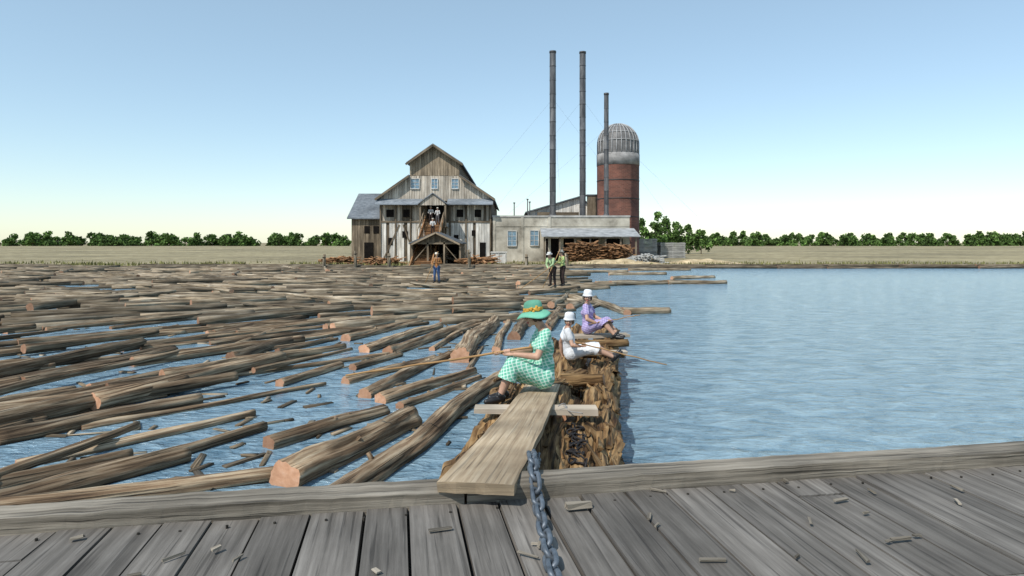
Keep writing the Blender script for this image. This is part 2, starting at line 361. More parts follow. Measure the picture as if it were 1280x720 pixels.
for i in range(190):
    y = R.uniform(4.6, 9.2); k = R.choice([-.36+.1*(y-4.3), .22+.12*(y-4.3), .52+.163*(y-4.3)])
    if k < 0 and y > 8: continue
    x = k+R.uniform(-.18, .18); an = math.radians(82+R.gauss(0, 9)); l = R.uniform(.05, .34)
    z = .465+R.uniform(-.025, .03)-(x-k)**2*3; d = V((math.cos(an)*l, math.sin(an)*l, R.gauss(0, .015)))
    mb.beam(V((x, y, z))-d, V((x, y, z))+d, R.uniform(.02, .08), R.uniform(.010, .03), 0, R.uniform(.4, 1.35), up=((x-k)*4+R.gauss(0, .3), R.gauss(0, .1), 1), jit=.012)
mb.make('bark_slabs', [raft_bark], raft)
mb = MB()
mb.beam((-.36, 6.40, .575), (.82, 6.34, .575), .17, .055, 0, 1, jit=.008)
mb.beam((.86, 9.95, .52), (1.75, 10.05, .52), .16, .05, 0, .8, jit=.006)
mb.beam((1.0, 11.75, .52), (2.1, 11.9, .52), .3, .05, 0, .8, jit=.006)
mb.make('crossboards', [pale_board], raft)
mb = MB(); pts = []
for i in range(60):
    t = i/59; pts.append((.44+.22*t+.02*math.sin(t*9), 6.25+.06*math.sin(t*5.5), .64+.03*math.sin(t*8)*(1-t)-.06*t))
mb.tube(pts, .005, 6)
pts = [(.50+.012*q*.1, 6.37+.095*math.sin(q*.5), .575+.036*math.cos(q*.5)) for q in range(26)]
mb.tube(pts, .006, 6)
mb.make('rope', [rope_m], raft, smooth=True)

# chains
def chain(name, path, mat, wr=.0125, L=.062, Wd=.027, pitch=.092, twist=0, parent=None, jit=.0):
    mb = MB(); path = [V(p) for p in path]
    seg = [(path[i+1]-path[i]).length for i in range(len(path)-1)]; tot = sum(seg)
    def at(s_):
        for i, l in enumerate(seg):
            if s_ <= l or i == len(seg)-1: return path[i].lerp(path[i+1], min(1, s_/l)), (path[i+1]-path[i]).normalized()
            s_ -= l
    k = 0; s_ = 0
    while s_ < tot:
        p, d = at(s_); _, d2 = at(min(tot, s_+pitch*.5)); d = (d+d2).normalized()
        u = V((0, 0, 1)); a = d.cross(u)
        if a.length < .2: a = V((1, 0, 0))
        a.normalize(); b = a.cross(d)
        th = math.radians(40 if k % 2 else -50)+twist+R.uniform(-.2, .2)
        side = a*math.cos(th)+b*math.sin(th); nrm = d.cross(side)
        p = p+V((R.uniform(-jit, jit), R.uniform(-jit, jit), R.uniform(0, jit)))
        n = 22; m = 8; vs = []
        for i in range(n):
            t = 2*math.pi*i/n; cx, cy = math.cos(t), math.sin(t)
            st = L-Wd
            c = d*((st if cx > 0 else -st)+Wd*cx)*1.0+side*(Wd*cy)
            if abs(cx) < .35: c = d*(st*cx/.35+Wd*cx)+side*(Wd*cy)
            rdir = (d*cx+side*cy).normalized()
            for j in range(m):
                q = 2*math.pi*j/m; vs.append(p+c+rdir*(wr*math.cos(q))+nrm*(wr*math.sin(q)))
        fs = [(i*m+j, i*m+(j+1) % m, ((i+1) % n)*m+(j+1) % m, ((i+1) % n)*m+j) for i in range(n) for j in range(m)]
        mb.add(vs, fs, [[(0, 0)]*4 for f in fs]); k += 1; s_ += pitch
    return mb.make(name, [mat], parent, smooth=True)
chain('mooring_chain', [(.20, 5.2, .50), (.16, 4.6, .62), (.125, 4.15, .86), (.115, 3.72, .962), (.12, 3.50, .958), (.13, 3.36, .885), (.14, 3.1, .878), (.16, 2.75, .878), (.19, 2.2, .878)], chain_m)
hp = []
for i in range(24):
    t = i/23; hp.append((.50+.06*math.sin(i*1.9)+.10*t, 5.0+1.1*t+.05*math.cos(i*2.3), .475+.02*math.sin(i*1.3)))
chain('raft_chain', hp, chain_d, wr=.009, L=.042, Wd=.020, pitch=.066, jit=.012)

# ------------------------------------------------------------------ floating logs
near = [
 ((-1.62, 5.05), (-.105, 10.73), .140, .11, .95), ((-2.05, 5.9), (-1.24, 7.93), .165, .155, 1.05), ((-2.6, 7.0), (-1.63, 8.45), .10, .08, .8),
 ((-1.81, 8.98), (-.645, 11.0), .10, .08, 1.1), ((-1.48, 8.66), (-.52, 10.6), .07, .05, .9), ((-2.09, 9.27), (-1.21, 12.7), .10, .075, .95),
 ((-2.6, 10.2), (-1.44, 12.3), .08, .07, 1.1), ((-.95, 12.0), (-.47, 17.6), .20, .16, 1.1), ((-.33, 13.2), (-.09, 18), .085, .07, 1.2),
 ((-2.4, 12.7), (-.86, 17.6), .13, .11, 1.0), ((-2.96, 13.1), (-1.85, 16.9), .12, .10, 1.15), ((-3.7, 14.6), (-2.5, 17.8), .12, .10, 1.0),
 ((.04, 14.8), (.31, 17.2), .15, .13, .55), ((-2.75, 11.3), (-2.17, 12.7), .08, .07, .75), ((-1.64, 11.2), (-1.07, 13.4), .065, .05, 1.15), ((.85, 16.2), (1.52, 20.8), .13, .12, .9),
 ((-.75, 11.2), (-.62, 13.6), .05, .04, .9), ((-1.62, 13.3), (-.6, 18.3), .065, .05, 1.1)]
for (a, b, r0, r1, tn) in near:
    mb = MB(); z0 = r0*.35; z1 = r1*.45
    seg = max(16, int((V(b)-V(a)).length*11))
    mb.log((a[0], a[1], z0), (b[0], b[1], z1), r0, r1, 30, seg, .24, .035, tint=tn, freq=1.2, lf=.7)
    for q in range(R.randint(1, 3)):
        t = R.uniform(.15, .9); p = V((a[0], a[1], z0)).lerp(V((b[0], b[1], z1)), t); an = R.uniform(.6, 2.5)
        dr = V((math.cos(an)*.8, .2, math.sin(an))).normalized(); rr = r0+(r1-r0)*t
        mb.tube([p+dr*rr*.6, p+dr*(rr*1.22)], [.03, .022], 8, 0, 1, tn)
    mb.make('floating_log', [log_bark, log_end], smooth=True, loc=((a[0]+b[0])/2, (a[1]+b[1])/2, 0))
mb = MB()
def fl(cx, cy, L, an, r, n=9, seg=7, tn=None, zo=0, tilt=0, mi=0):
    d = V((math.cos(an), math.sin(an), 0))*(L/2)
    z = r*.4+zo
    mb.log((cx-d.x, cy-d.y, z-tilt), (cx+d.x, cy+d.y, z+.02+tilt), r*R.uniform(.95, 1.1), r*R.uniform(.55, .9), n, seg, .26, .03, tint=tn or R.uniform(.4, 1.15), mi=mi, lf=.8)
y = 18.3
while y < 54:
    f = min(1, (y-18)/9)
    right = 1.0+(y-18)*.115
    x = -.82*y-4+R.uniform(0, 3)
    base = math.radians(38*(1-f)+3)
    while x < right:
        L = R.uniform(1.8, 6.8); an = base+math.radians(R.gauss(0, 12+9*f))
        ex_ = L*abs(math.cos(an))
        gap = noise.noise(V((x*.16, y*.22, 5)))
        pr = .93
        if R.random() < pr and gap > (-.22 if y < 36 else -.34) and x+ex_ < right+1.5:
            up = R.random() < .2
            fl(x+ex_/2, y+R.uniform(-.25, .25), L, an+(R.gauss(0, .5) if up else 0), R.uniform(.05, .155), 11 if y < 28 else 7, 9 if y < 28 else 5, zo=.12 if up else 0, tilt=R.uniform(-.06, .06) if up else 0)
        x += ex_*R.uniform(.9, 1.15)
    y += R.uniform(.26, .42)*(1.0 if y < 34 else 1.2)
for i in range(80):
    yy = R.uniform(5.0, 18); xx = R.uniform(-.8*yy-1.5, -3.0-.02*yy)
    if xx > -3.2: continue
    up = R.random() < .2
    fl(xx, yy, R.uniform(1.2, 4.8), math.radians(R.gauss(54, 13)), R.uniform(.045, .125), 18, 26, mi=2, zo=.1 if up else 0)
for i in range(420):
    yy = R.uniform(6, 34); xx = R.uniform(-.8*yy, .02*yy-.6 if yy < 18 else 1.2)
    an = R.uniform(0, 3.14); l = R.uniform(.05, .3); d = V((math.cos(an)*l, math.sin(an)*l, 0)); c = V((xx, yy, .008))
    mb.beam(c-d, c+d, R.uniform(.02, .08), .025, 0, R.uniform(.3, 1.1), jit=.01)
mb.make('floating_log_field', [log_far, log_end, log_bark], smooth=True)
mb = MB()
for (a, b, r) in [((2.0, 31.5), (5.2, 33.2), .17), ((5.0, 33.3), (8.6, 34.8), .2), ((2.7, 29.5), (4.6, 31.2), .13), ((4.4, 34.5), (7.4, 35.6), .12), 
                  ((2.75, 24.6), (3.5, 19.9), .15), ((3.4, 20.1), (4.9, 20.4), .15), ((2.3, 26), (3.0, 23.5), .12), ((1.9, 21.5), (3.2, 25.2), .14), ((1.5, 22.5), (2.3, 27), .13), ((6.5, 44), (10.5, 44.6), .15), ((9.5, 39), (12.5, 40.5), .14), ((3.5, 47), (8.5, 48.2), .15), ((9, 50.5), (14, 51.5), .15), ((2.6, 21.6), (3.3, 23.4), .08), ((8.2, 34.5), (11.4, 34.9), .16)]:
    mb.log((a[0], a[1], r*.4), (b[0], b[1], r*.4), r, r*.8, 14, 16, .24, .04, tint=R.uniform(.7, 1.15))
mb.make('log_boom', [log_far, log_end], smooth=True)
mb = MB(); x = -48
while x < 45:
    L = R.uniform(4, 7)
    for k in range(3):
        if R.random() < .8: mb.log((x, shore(x)-.7+.3*k+R.uniform(-.2, .2), .02+.1*k), (x+L, shore(x+L)-.7+.3*k, .02+.1*k), .15, .12, 8, 5, .15, .01, tint=R.uniform(.25, .7))
    x += L*.93
mb.make('shore_cribbing', [log_far, log_end], smooth=True)

# ------------------------------------------------------------------ mill
def boards(mb, x0, x1, zb, zt, y, w=.28, mi=0, tr=(.75, 1.15), th=.05, gaps=0):
    x = x0
    zb_ = zb if callable(zb) else (lambda q: zb); zt_ = zt if callable(zt) else (lambda q: zt)
    while x < x1-.02:
        ww = min(w*R.uniform(.85, 1.15), x1-x); a, b = x, x+ww-.022
        if R.random() >= gaps:
            f = y-th-R.uniform(0, .025)
            t = R.uniform(*tr); o = R.uniform(-.03, .03)
            P = [V((a, f, zb_(a)+o)), V((b, f, zb_(b)+o)), V((a, y, zb_(a)+o)), V((b, y, zb_(b)+o)), V((a, f, zt_(a))), V((b, f, zt_(b))), V((a, y, zt_(a))), V((b, y, zt_(b)))]
            mb.hexa(P, mi, t, 2)
        x += ww
def prism(mb, prof, y0, y1, mi=0, tint=1.0):
    n = len(prof); vs = [(p[0], y0, p[1]) for p in prof]+[(p[0], y1, p[1]) for p in prof]
    fs = [tuple(range(n)), tuple(range(2*n-1, n-1, -1))]+[(i, (i+1) % n, n+(i+1) % n, n+i) for i in range(n)]
    uvs = []
    for f in fs: uvs.append([(vs[q][2]+vs[q][1]*.0, vs[q][0]+vs[q][1]) for q in f])
    mb.add(vs, fs, uvs, mi, tint)
def window(mb, x0, x1, z0, z1, y, nx=2, nz=3, fr=.07):
    mb.box((x0, y-.02, z0), (x1, y+.02, z1), 1)
    mb.box((x0-fr, y-.09, z0-fr), (x0, y+.02, z1+fr), 0); mb.box((x1, y-.09, z0-fr), (x1+fr, y+.02, z1+fr), 0)
    mb.box((x0, y-.09, z1), (x1, y+.02, z1+fr), 0); mb.box((x0, y-.12, z0-fr), (x1, y+.02, z0), 0)
    for i in range(1, nx):
        c = x0+(x1-x0)*i/nx; mb.box((c-.02, y-.055, z0+.001), (c+.02, y-.021, z1-.001), 0)
    for i in range(1, nz):
        c = z0+(z1-z0)*i/nz; mb.box((x0+.001, y-.05, c-.02), (x1-.001, y-.022, c+.02), 0)
def slab(mb, p0, p1, y0, y1, t=.14, mi=0, tint=1.0):
    (xa, za), (xb, zb) = p0, p1
    P = [V((xb if i & 1 else xa, y1 if i & 2 else y0, (zb if i & 1 else za)+(t if i & 4 else 0))) for i in range(8)]
    mb.hexa(P, mi, tint, 1)

mill = empty('sawmill', (-8.2, 70, .15))
YF = 70.0; G = .12
mb = MB()
prism(mb, [(-14.0, G), (-2.2, G), (-2.2, 6.85), (-5.6, 9.2), (-5.6, 10.7), (-8.37, 12.5), (-10.9, 10.7), (-10.9, 9.2), (-14.0, 6.95)], YF+.02, 96, 0, .5)
mb.make('wall_core', [board_brown], mill)
def gz(x):
    if x < -10.93: return 6.98+(x+14.1)*(9.25-6.98)/3.17
    if x > -5.55: return 9.25-(x+5.55)*(9.25-6.95)/3.4
    return 9.3
def cz(x): return 10.7+(x+10.93)*(12.5-10.7)/2.56 if x < -8.37 else 12.5-(x+8.37)*(12.5-10.7)/2.82
mb = MB()
boards(mb, -10.9, -5.6, 9.32, cz, YF, .3, 1, (.95, 1.5))
mb.make('cupola_boards', [board_grey, board_brown], mill)
mb = MB()
boards(mb, -14.0, -2.2, 6.6, gz, YF, .28, 0, (.8, 1.3))
mb.make('gable_boards', [board_grey], mill)
mb = MB()
boards(mb, -14.0, -9.6, 4.5, 6.2, YF, .26, 0, (.5, 1.25), gaps=.16)
boards(mb, -6.8, -2.2, 4.5, 6.2, YF, .26, 0, (.5, 1.25), gaps=.16)
mb.make('loft_boards', [board_grey], mill)
mb = MB()
boards(mb, -14.0, -9.3, G, 4.3, YF, .3, 0, (.8, 1.1), gaps=.06)
boards(mb, -7.0, -2.2, G, 4.3, YF, .3, 0, (.8, 1.1), gaps=.05)
mb.box((-14.05, YF-.14, 4.32), (-9.6, YF-.0, 4.48), 1, .8); mb.box((-6.8, YF-.14, 4.32), (-2.15, YF-.0, 4.48), 1, .8)
mb.beam((-13.7, YF-.11, .4), (-12.0, YF-.11, 4.1), .14, .05, 1, .7, up=(0, 1, 0)); mb.beam((-11.6, YF-.11, 4.1), (-10.3, YF-.11, .5), .14, .05, 1, .7, up=(0, 1, 0))
for x in (-14.02, -12.4, -10.8, -6.6, -4.9, -2.3): mb.box((x-.08, YF-.17, G), (x+.08, YF-.09, 6.3), 1, .6)
mb.make('lower_boards', [board_white, board_brown], mill)
mb = MB()
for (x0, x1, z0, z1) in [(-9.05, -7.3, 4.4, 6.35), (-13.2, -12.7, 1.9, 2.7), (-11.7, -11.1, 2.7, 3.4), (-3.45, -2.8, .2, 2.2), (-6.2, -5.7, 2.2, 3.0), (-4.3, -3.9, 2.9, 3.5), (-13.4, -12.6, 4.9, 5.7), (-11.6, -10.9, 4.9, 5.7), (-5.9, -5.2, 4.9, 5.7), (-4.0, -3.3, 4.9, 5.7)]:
    mb.box((x0, YF-.10, z0), (x1, YF-.085, z1))  # solid panels on the wall, darkness of the doorways painted in
mb.make('dark_opening_panels', [interior_shade], mill)
mb = MB()
for (x0, x1) in ((-10.75, -9.9), (-8.55, -7.95), (-6.4, -5.75)): window(mb, x0, x1, 7.95, 8.95, YF-.08)
mb.make('windows', [trim, glass], mill)
mb = MB()
Y0 = 69.35
slab(mb, (-14.45, 6.78), (-10.93, 9.25), Y0, 96.3); slab(mb, (-5.55, 9.25), (-1.85, 6.75), Y0, 96.3)
slab(mb, (-11.2, 10.55), (-8.37, 12.55), Y0, 96.3); slab(mb, (-8.37, 12.55), (-5.25, 10.5), Y0, 96.3)
for (p0, p1) in (((-14.4, 6.8), (-9.55, 6.8)), ((-6.85, 6.8), (-2.0, 6.8))):
    xa, xb = p0[0], p1[0]
    P = [V((xb if i & 1 else xa, YF-.09 if i & 2 else YF-1.1, (6.75 if i & 2 else 6.15)+(.1 if i & 4 else 0))) for i in range(8)]
    mb.hexa(P, 0, .9, 0)
mb.make('roof', [roof_grey], mill)
mb = MB()
for (a, b) in (((-14.5, 6.72), (-10.93, 9.22)), ((-5.55, 9.22), (-1.8, 6.7)), ((-11.25, 10.45), (-8.37, 12.5)), ((-8.37, 12.5), (-5.2, 10.4))):
    mb.beam((a[0], Y0-.03, a[1]), (b[0], Y0-.03, b[1]), .05, .22, 0, .7)
mb.make('bargeboards', [board_brown], mill)
mb = MB()
slab(mb, (-9.75, 6.1), (-8.2, 7.25), 67.6, YF-.1, .1, 0); slab(mb, (-8.2, 7.25), (-6.65, 6.1), 67.6, YF-.1, .1, 0)
for x in (-9.5, -6.9): mb.box((x-.09, 67.8, 3.9), (x+.09, 67.98, 6.2), 1, .9)
def pz(x): return 6.2+min(x+9.6, -6.8-x)*.72
boards(mb, -9.5, -6.9, 6.05, pz, 67.8, .24, 2, (.8, 1.1))
mb.box((-9.6, 67.7, 3.75), (-6.8, YF-.1, 3.9), 1, .8)
for x in (-9.4, -8.2, -7.0): mb.box((x-.08, 67.8, G), (x+.08, 67.96, 3.75), 1, .7)
mb.make('porch', [roof_grey, board_brown, board_grey], mill)
mb = MB()
a, b = V((-8.15, 69.5, 4.7)), V((-8.15, 58.2, -.3))
for o in (-.95, .95): mb.beam(a+V((o, 0, .25)), b+V((o, 0, .25)), .1, .45, 0, 1)
n = 40
for i in range(n):
    t = i/n; p = a.lerp(b, t); mb.beam(p+V((-.9, 0, 0)), p+V((.9, 0, 0)), .26, .06, 0, R.uniform(.7, 1.2), jit=.01)
for t in (.25, .45, .65):
    p = a.lerp(b, t)
    for o in (-.95, .95): mb.box((p.x+o-.08, p.y-.08, G-.5), (p.x+o+.08, p.y+.08, p.z), 1, .7)
for o in (-1.05, 1.05): mb.beam(a+V((o, 0, 1.2)), a.lerp(b, .5)+V((o, 0, 1.2)), .07, .09, 1, 1)
for t in (.02, .17, .33, .5):
    p = a.lerp(b, t)
    for o in (-1.05, 1.05): mb.box((p.x+o-.04, p.y-.04, p.z), (p.x+o+.04, p.y+.04, p.z+1.2), 1, 1)
mb.make('log_slip', [slab_m, board_brown], mill)

shed = empty('slip_shed', (-6.95, 60, .15))
mb = MB()
x0, x1, xm = -9.15, -4.75, -6.95
slab(mb, (x0-.25, 2.05), (xm, 3.05), 59.6, 65, .12, 0, .5); slab(mb, (xm, 3.05), (x1+.25, 2.05), 59.6, 65, .12, 0, .5)
for x in (x0, -7.7, -6.2, x1):
    for y in (60, 62.3, 64.7): mb.box((x-.08, y-.08, G-.4), (x+.08, y+.08, 2.3), 1, .9)
mb.beam((x0, 59.98, 2.12), (x1, 59.98, 2.12), .12, .16, 1, .8)
mb.beam((x0, 59.55, 2.02), (xm, 59.55, 3.08), .06, .16, 1, 1.3); mb.beam((xm, 59.55, 3.08), (x1, 59.55, 2.02), .06, .16, 1, 1.3)
mb.beam((x0, 60.02, .3), (-7.7, 60.02, 2.0), .07, .1, 1, 1.1, up=(0, 1, 0)); mb.beam((x1, 60.02, .3), (-6.2, 60.02, 2.0), .07, .1, 1, 1.1, up=(0, 1, 0))
boards(mb, x0+.1, x1-.1, 2.2, lambda x: 2.2+.8*(1-abs(x-xm)/2.2), 60.02, .22, 1, (.4, .7))
mb.box((x0, 64.8, G-.3), (x1, 64.95, 2.2), 2)  # back panel coloured near-black in place of shade inside the shed
mb.box((x0-.05, 60.1, G-.3), (x0+.02, 64.8, 2.1), 1, .6); mb.box((x1-.02, 60.1, G-.3), (x1+.05, 64.8, 2.1), 1, .6)
mb.box((x0, 60, -.1), (x1, 64.7, .22), 1, .5)
mb.make('frame', [roof_grey, board_brown, interior_shade], shed)
mb = MB()
for i in range(14):
    mb.log((R.uniform(-9, -6.5), R.uniform(61.5, 64), R.uniform(.4, 1.2)), (R.uniform(-6.9, -5), R.uniform(61.5, 64), R.uniform(.4, 1.2)), .11, .1, 8, 4, .1, .01, tint=.4)
mb.make('stored_logs', [log_far, log_end], shed)

wing = empty('sawmill_wing', (-16, 72, .15))
mb = MB(); XL = -17.6
prism(mb, [(XL, G), (-14.15, G), (-14.15, 4.8), (XL, 4.8)], 72, 82, 0, .6)
boards(mb, XL, -14.2, G, 4.75, 72, .3, 0, (.5, 1.0))
P = [V((-14.12 if i & 1 else XL-.4, 77 if i & 2 else 71.5, (7.8 if i & 2 else 4.75)+(.14 if i & 4 else 0))) for i in range(8)]; mb.hexa(P, 1, .7, 0)
P = [V((-14.12 if i & 1 else XL-.4, 82.5 if i & 2 else 77, (4.75 if i & 2 else 7.8)+(.14 if i & 4 else 0))) for i in range(8)]; mb.hexa(P, 1, .7, 0)
mb.add([(XL, 72, 4.8), (XL, 82, 4.8), (XL, 77, 7.7)], [(0, 1, 2)], [[(0, 0), (1, 0), (0, 1)]], 0, .8)
for x in (-14.9, -15.9): mb.box((x-.3, 71.89, 3.2), (x+.3, 71.93, 4.0), 2)  # flat panels here and for the door, interior shade put into the colour
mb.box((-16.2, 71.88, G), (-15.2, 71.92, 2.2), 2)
mb.make('wing_body', [board_brown, roof_grey, interior_shade], wing)

bh = empty('boiler_house', (5.2, 70, .15))
mb = MB()
mb.box((-2.05, YF, G), (12.55, 82, 4.9), 0)
mb.box((-2.1, YF-.08, 4.9), (12.62, 82.1, 5.08), 1, .7)
for x in (-1.9, 1.1, 4.0): mb.box((x-.14, YF-.07, G), (x+.14, YF+.01, 4.9), 0)
mb.box((-2.0, YF-.05, 3.9), (12.5, YF+.01, 4.0), 0)
mb.make('walls', [concrete, trim], bh)
mb = MB()
window(mb, -.43, .43, 1.85, 3.4, YF-.05); window(mb, 1.96, 2.8, 1.9, 3.45, YF-.05)
mb.make('windows', [trim, glass], bh)
mb = MB()
P = [V((13.0 if i & 1 else 3.0, YF-.01 if i & 2 else 66.3, (3.62 if i & 2 else 2.75)+(.1 if i & 4 else 0))) for i in range(8)]; mb.hexa(P, 0, 1, 0)
for i in range(7):
    x = 3.3+i*1.55; mb.box((x-.08, 66.6, G), (x+.08, 66.76, 2.82), 1, .8)
mb.make('lean_to', [grain('tin_roof', [(.3, .26, .27, .28), (.7, .46, .47, .47)], scale=(.4, 6, 1), bump=.3), board_brown], bh)
mb = MB()
for (a, b) in ((3.6, 5.0), (5.5, 6.6), (7.4, 9.2), (9.9, 11.8)): mb.box((a, YF-.03, .3), (b, YF-.01, 2.6))  # flat panels under the lean-to, unlit interior painted as near-black
mb.make('dark_opening_panels', [interior_shade], bh)
eh = empty('engine_house', (6, 86, .15))
mb = MB()
prism(mb, [(2.0, G), (11.2, G), (11.2, 5.9), (8.6, 7.9), (2.0, 6.0)], 84, 98, 0, 1.0)
slab(mb, (1.7, 5.95), (8.6, 7.95), 83.5, 98.3, .16, 1, .6); slab(mb, (8.6, 7.95), (11.5, 5.8), 83.5, 98.3, .16, 1, .6)
boards(mb, 2.1, 11.1, 5.0, lambda x: 6.0+(x-2)*.288 if x < 8.6 else 7.9-(x-8.6)*.77, 84, .3, 2, (.8, 1.2))
mb.box((9.6, 82.6, 4.9), (11.4, 84.0, 8.1), 3, .8); mb.box((9.4, 82.5, 8.1), (11.6, 84.3, 8.25), 1, .5)
mb.box((3.2, 82.4, 4.9), (8.4, 83.2, 6.0), 3, .6)
mb.make('engine_house_body', [board_grey, roof_grey, board_white, board_brown], eh)

def stack(x, y, z0, z1, r):
    e = empty('smokestack', (x, y, z0)); mb = MB()
    n = int((z1-z0)/1.5)
    for i in range(n):
        a = z0+(z1-z0)*i/n; b = z0+(z1-z0)*(i+1)/n
        mb.tube([(x, y, a), (x, y, b-.05)], [r, r*.985], 24, 0, 0, R.uniform(.75, 1.35), caps=False)
        mb.tube([(x, y, b-.07), (x, y, b)], [r*1.05, r*1.05], 24, 0, 0, .8)
    mb.tube([(x, y, z1-.1), (x, y, z1+.12)], [r*1.1, r*1.1], 24, 0, 0, .6)
    mb.tube([(x, y, z0-.1), (x, y, z0+.5)], [r*1.5, r*1.15], 24, 0, 0, .8)
    mb.make('shaft', [steel], e, smooth=True)
    mb = MB()
    for (dx, dy) in ((-11, -2), (11, 3), (2, 12)):
        mb.tube([(x, y, z0+(z1-z0)*.72), (x+dx, y+dy, 5.2)], .006, 4)
    mb.make('guy_wires', [steel], e)
stack(4.66, 75, 4.9, 23.95, .36); stack(8.4, 78, 4.9, 24.75, .37); stack(10.5, 73, 4.9, 18.7, .26)
mb = MB()
for (x, h) in ((.25, 6.6), (1.75, 7.0), (2.0, 6.7)):
    mb.tube([(x, 74, 4.9), (x, 74, h)], .06, 10); mb.tube([(x, 74, h), (x, 74, h+.12)], .12, 10)
mb.make('roof_vents', [steel], bh, smooth=True)

bu = empty('refuse_burner', (12.93, 80, .15)); cx, cy, rb = 12.93, 80.0, 2.55
mb = MB(); n = 64
def ring(mb, prof, mi, tint=1.0, n=64):
    vs = []; fs = []; uvs = []
    for (r, z) in prof:
        for j in range(n): th = 2*math.pi*j/n; vs.append((cx+r*math.cos(th), cy+r*math.sin(th), z))
    for i in range(len(prof)-1):
        for j in range(n):
            j2 = (j+1) % n; fs.append((i*n+j, i*n+j2, (i+1)*n+j2, (i+1)*n+j))
            u0, u1 = j/n*2*math.pi*rb, (j+1)/n*2*math.pi*rb
            uvs.append([(u0, prof[i][1]), (u1, prof[i][1]), (u1, prof[i+1][1]), (u0, prof[i+1][1])])
    mb.add(vs, fs, uvs, mi, tint)
ring(mb, [(rb+.1, G), (rb+.1, 1.0), (rb, 1.05), (rb, 11.5)], 0)
ring(mb, [(rb-.3, 11.5), (rb-.3, 5)], 0)
for z in (3, 5.2, 7.4, 9.6): ring(mb, [(rb, z), (rb+.035, z+.01), (rb+.035, z+.1), (rb, z+.11)], 1, .35)
ring(mb, [(rb-.3, 11.5), (rb+.04, 11.5), (rb+.04, 12.85), (rb-.3, 12.9)], 2)
mb.make('brick_drum', [brick, steel, grain('burner_collar', [(.16, .15, .14), (.42, .41, .40)], scale=(.7, 2, 1), tint=False)], bu, smooth=True)
mb = MB()
zc = 14.1
prof = [(rb-.08, 12.85), (rb-.08, 13.5), (rb-.08, zc)]+[((rb-.08)*math.cos(a), zc+(rb-.02)*math.sin(a)) for a in [math.radians(q) for q in range(8, 90, 8)]]
ring(mb, prof, 0)
mb.make('screen_dome', [grain('spark_screen', [(.10, .095, .095), (.27, .26, .25)], scale=(1, 1, 1), nscale=3, tint=False, bump=.3, rough=.6)], bu, smooth=True)
mb = MB()
for j in range(28):
    th = 2*math.pi*j/28; mb.tube([(cx+(r+.05)*math.cos(th), cy+(r+.05)*math.sin(th), z+.02) for (r, z) in prof], .05, 5)
for (r, z) in prof[::3]:
    mb.tube([(cx+(r+.06)*math.cos(2*math.pi*j/40), cy+(r+.06)*math.sin(2*math.pi*j/40), z) for j in range(41)], .04, 5)
mb.make('dome_ribs', [rib_m], bu, smooth=True)

def pile(name, x0, x1, y0, y1, h, n, mat, L=(1.2, 2.6), tr=(.5, 1.3)):
    mb = MB()
    for i in range(n):
        z = .2+h*R.random()
        k = 1-.55*z/(h+.3); xm, ym = (x0+x1)/2, (y0+y1)/2
        x = xm+(x1-x0)/2*k*R.uniform(-1, 1); y = ym+(y1-y0)/2*k*R.uniform(-1, 1)
        an = R.choice([0, math.pi/2])+R.gauss(0, .35); l = R.uniform(*L)/2; tl = R.gauss(0, .12)
        d = V((math.cos(an)*l, math.sin(an)*l, tl*l))
        c = V((x, y, z)); mb.beam(c-d, c+d, R.uniform(.1, .25), R.uniform(.03, .09), 0, R.uniform(*tr), up=(R.gauss(0, .2), R.gauss(0, .2), 1), jit=.01)
    return mb.make(name, [mat])
pile('slab_wood_pile', 5.6, 8.6, 63.2, 65.6, 1.9, 420, slab_m, tr=(.3, 1.15))
pile('slab_wood_pile', 8.8, 11.6, 63.4, 65.8, 1.65, 380, slab_m, tr=(.3, 1.15))
pile('slab_wood_pile', 11.2, 14.2, 61, 64, .7, 200, pale_lumber, tr=(.9, 1.3))
pile('slab_wood_pile', -4.6, -1.4, 58.5, 62, .6, 180, slab_m)
pile('slab_wood_pile', -13.5, -10.0, 58.5, 62, .5, 130, slab_m)
pile('slab_wood_pile', -17.5, -14.5, 60, 64, .5, 90, slab_m)
for (x, y, h, L, D) in ((15.2, 84, 2.6, 3.4, 2.2), (19.0, 84, 2.2, 3.2, 2.2)):
    mb = MB(); z = .2
    while z < h:
        yy = y
        while yy < y+D: mb.box((x+R.uniform(-.08, .08), yy, z), (x+L+R.uniform(-.08, .08), yy+.21, z+.07), 0, R.uniform(.7, 1.2)); yy += .225
        z += .07
        for q in (0, .5, 1): mb.box((x+.1+q*(L-.3), y, z), (x+.2+q*(L-.3), y+D, z+.03), 0, .6)
        z += .03
    mb.make('lumber_stack', [pale_lumber], loc=(x, y, 0))
mb = MB(); mb.box((-2.0, 63.5, .15), (-.55, 64.5, 1.2), 0); mb.box((-2.08, 63.42, 1.2), (-.47, 64.58, 1.3), 0); 
for x in (-1.95, -1.28, -.62): mb.box((x-.04, 63.45, .2), (x+.04, 63.499, 1.19), 0, .8)
mb.make('white_tool_box', [trim])
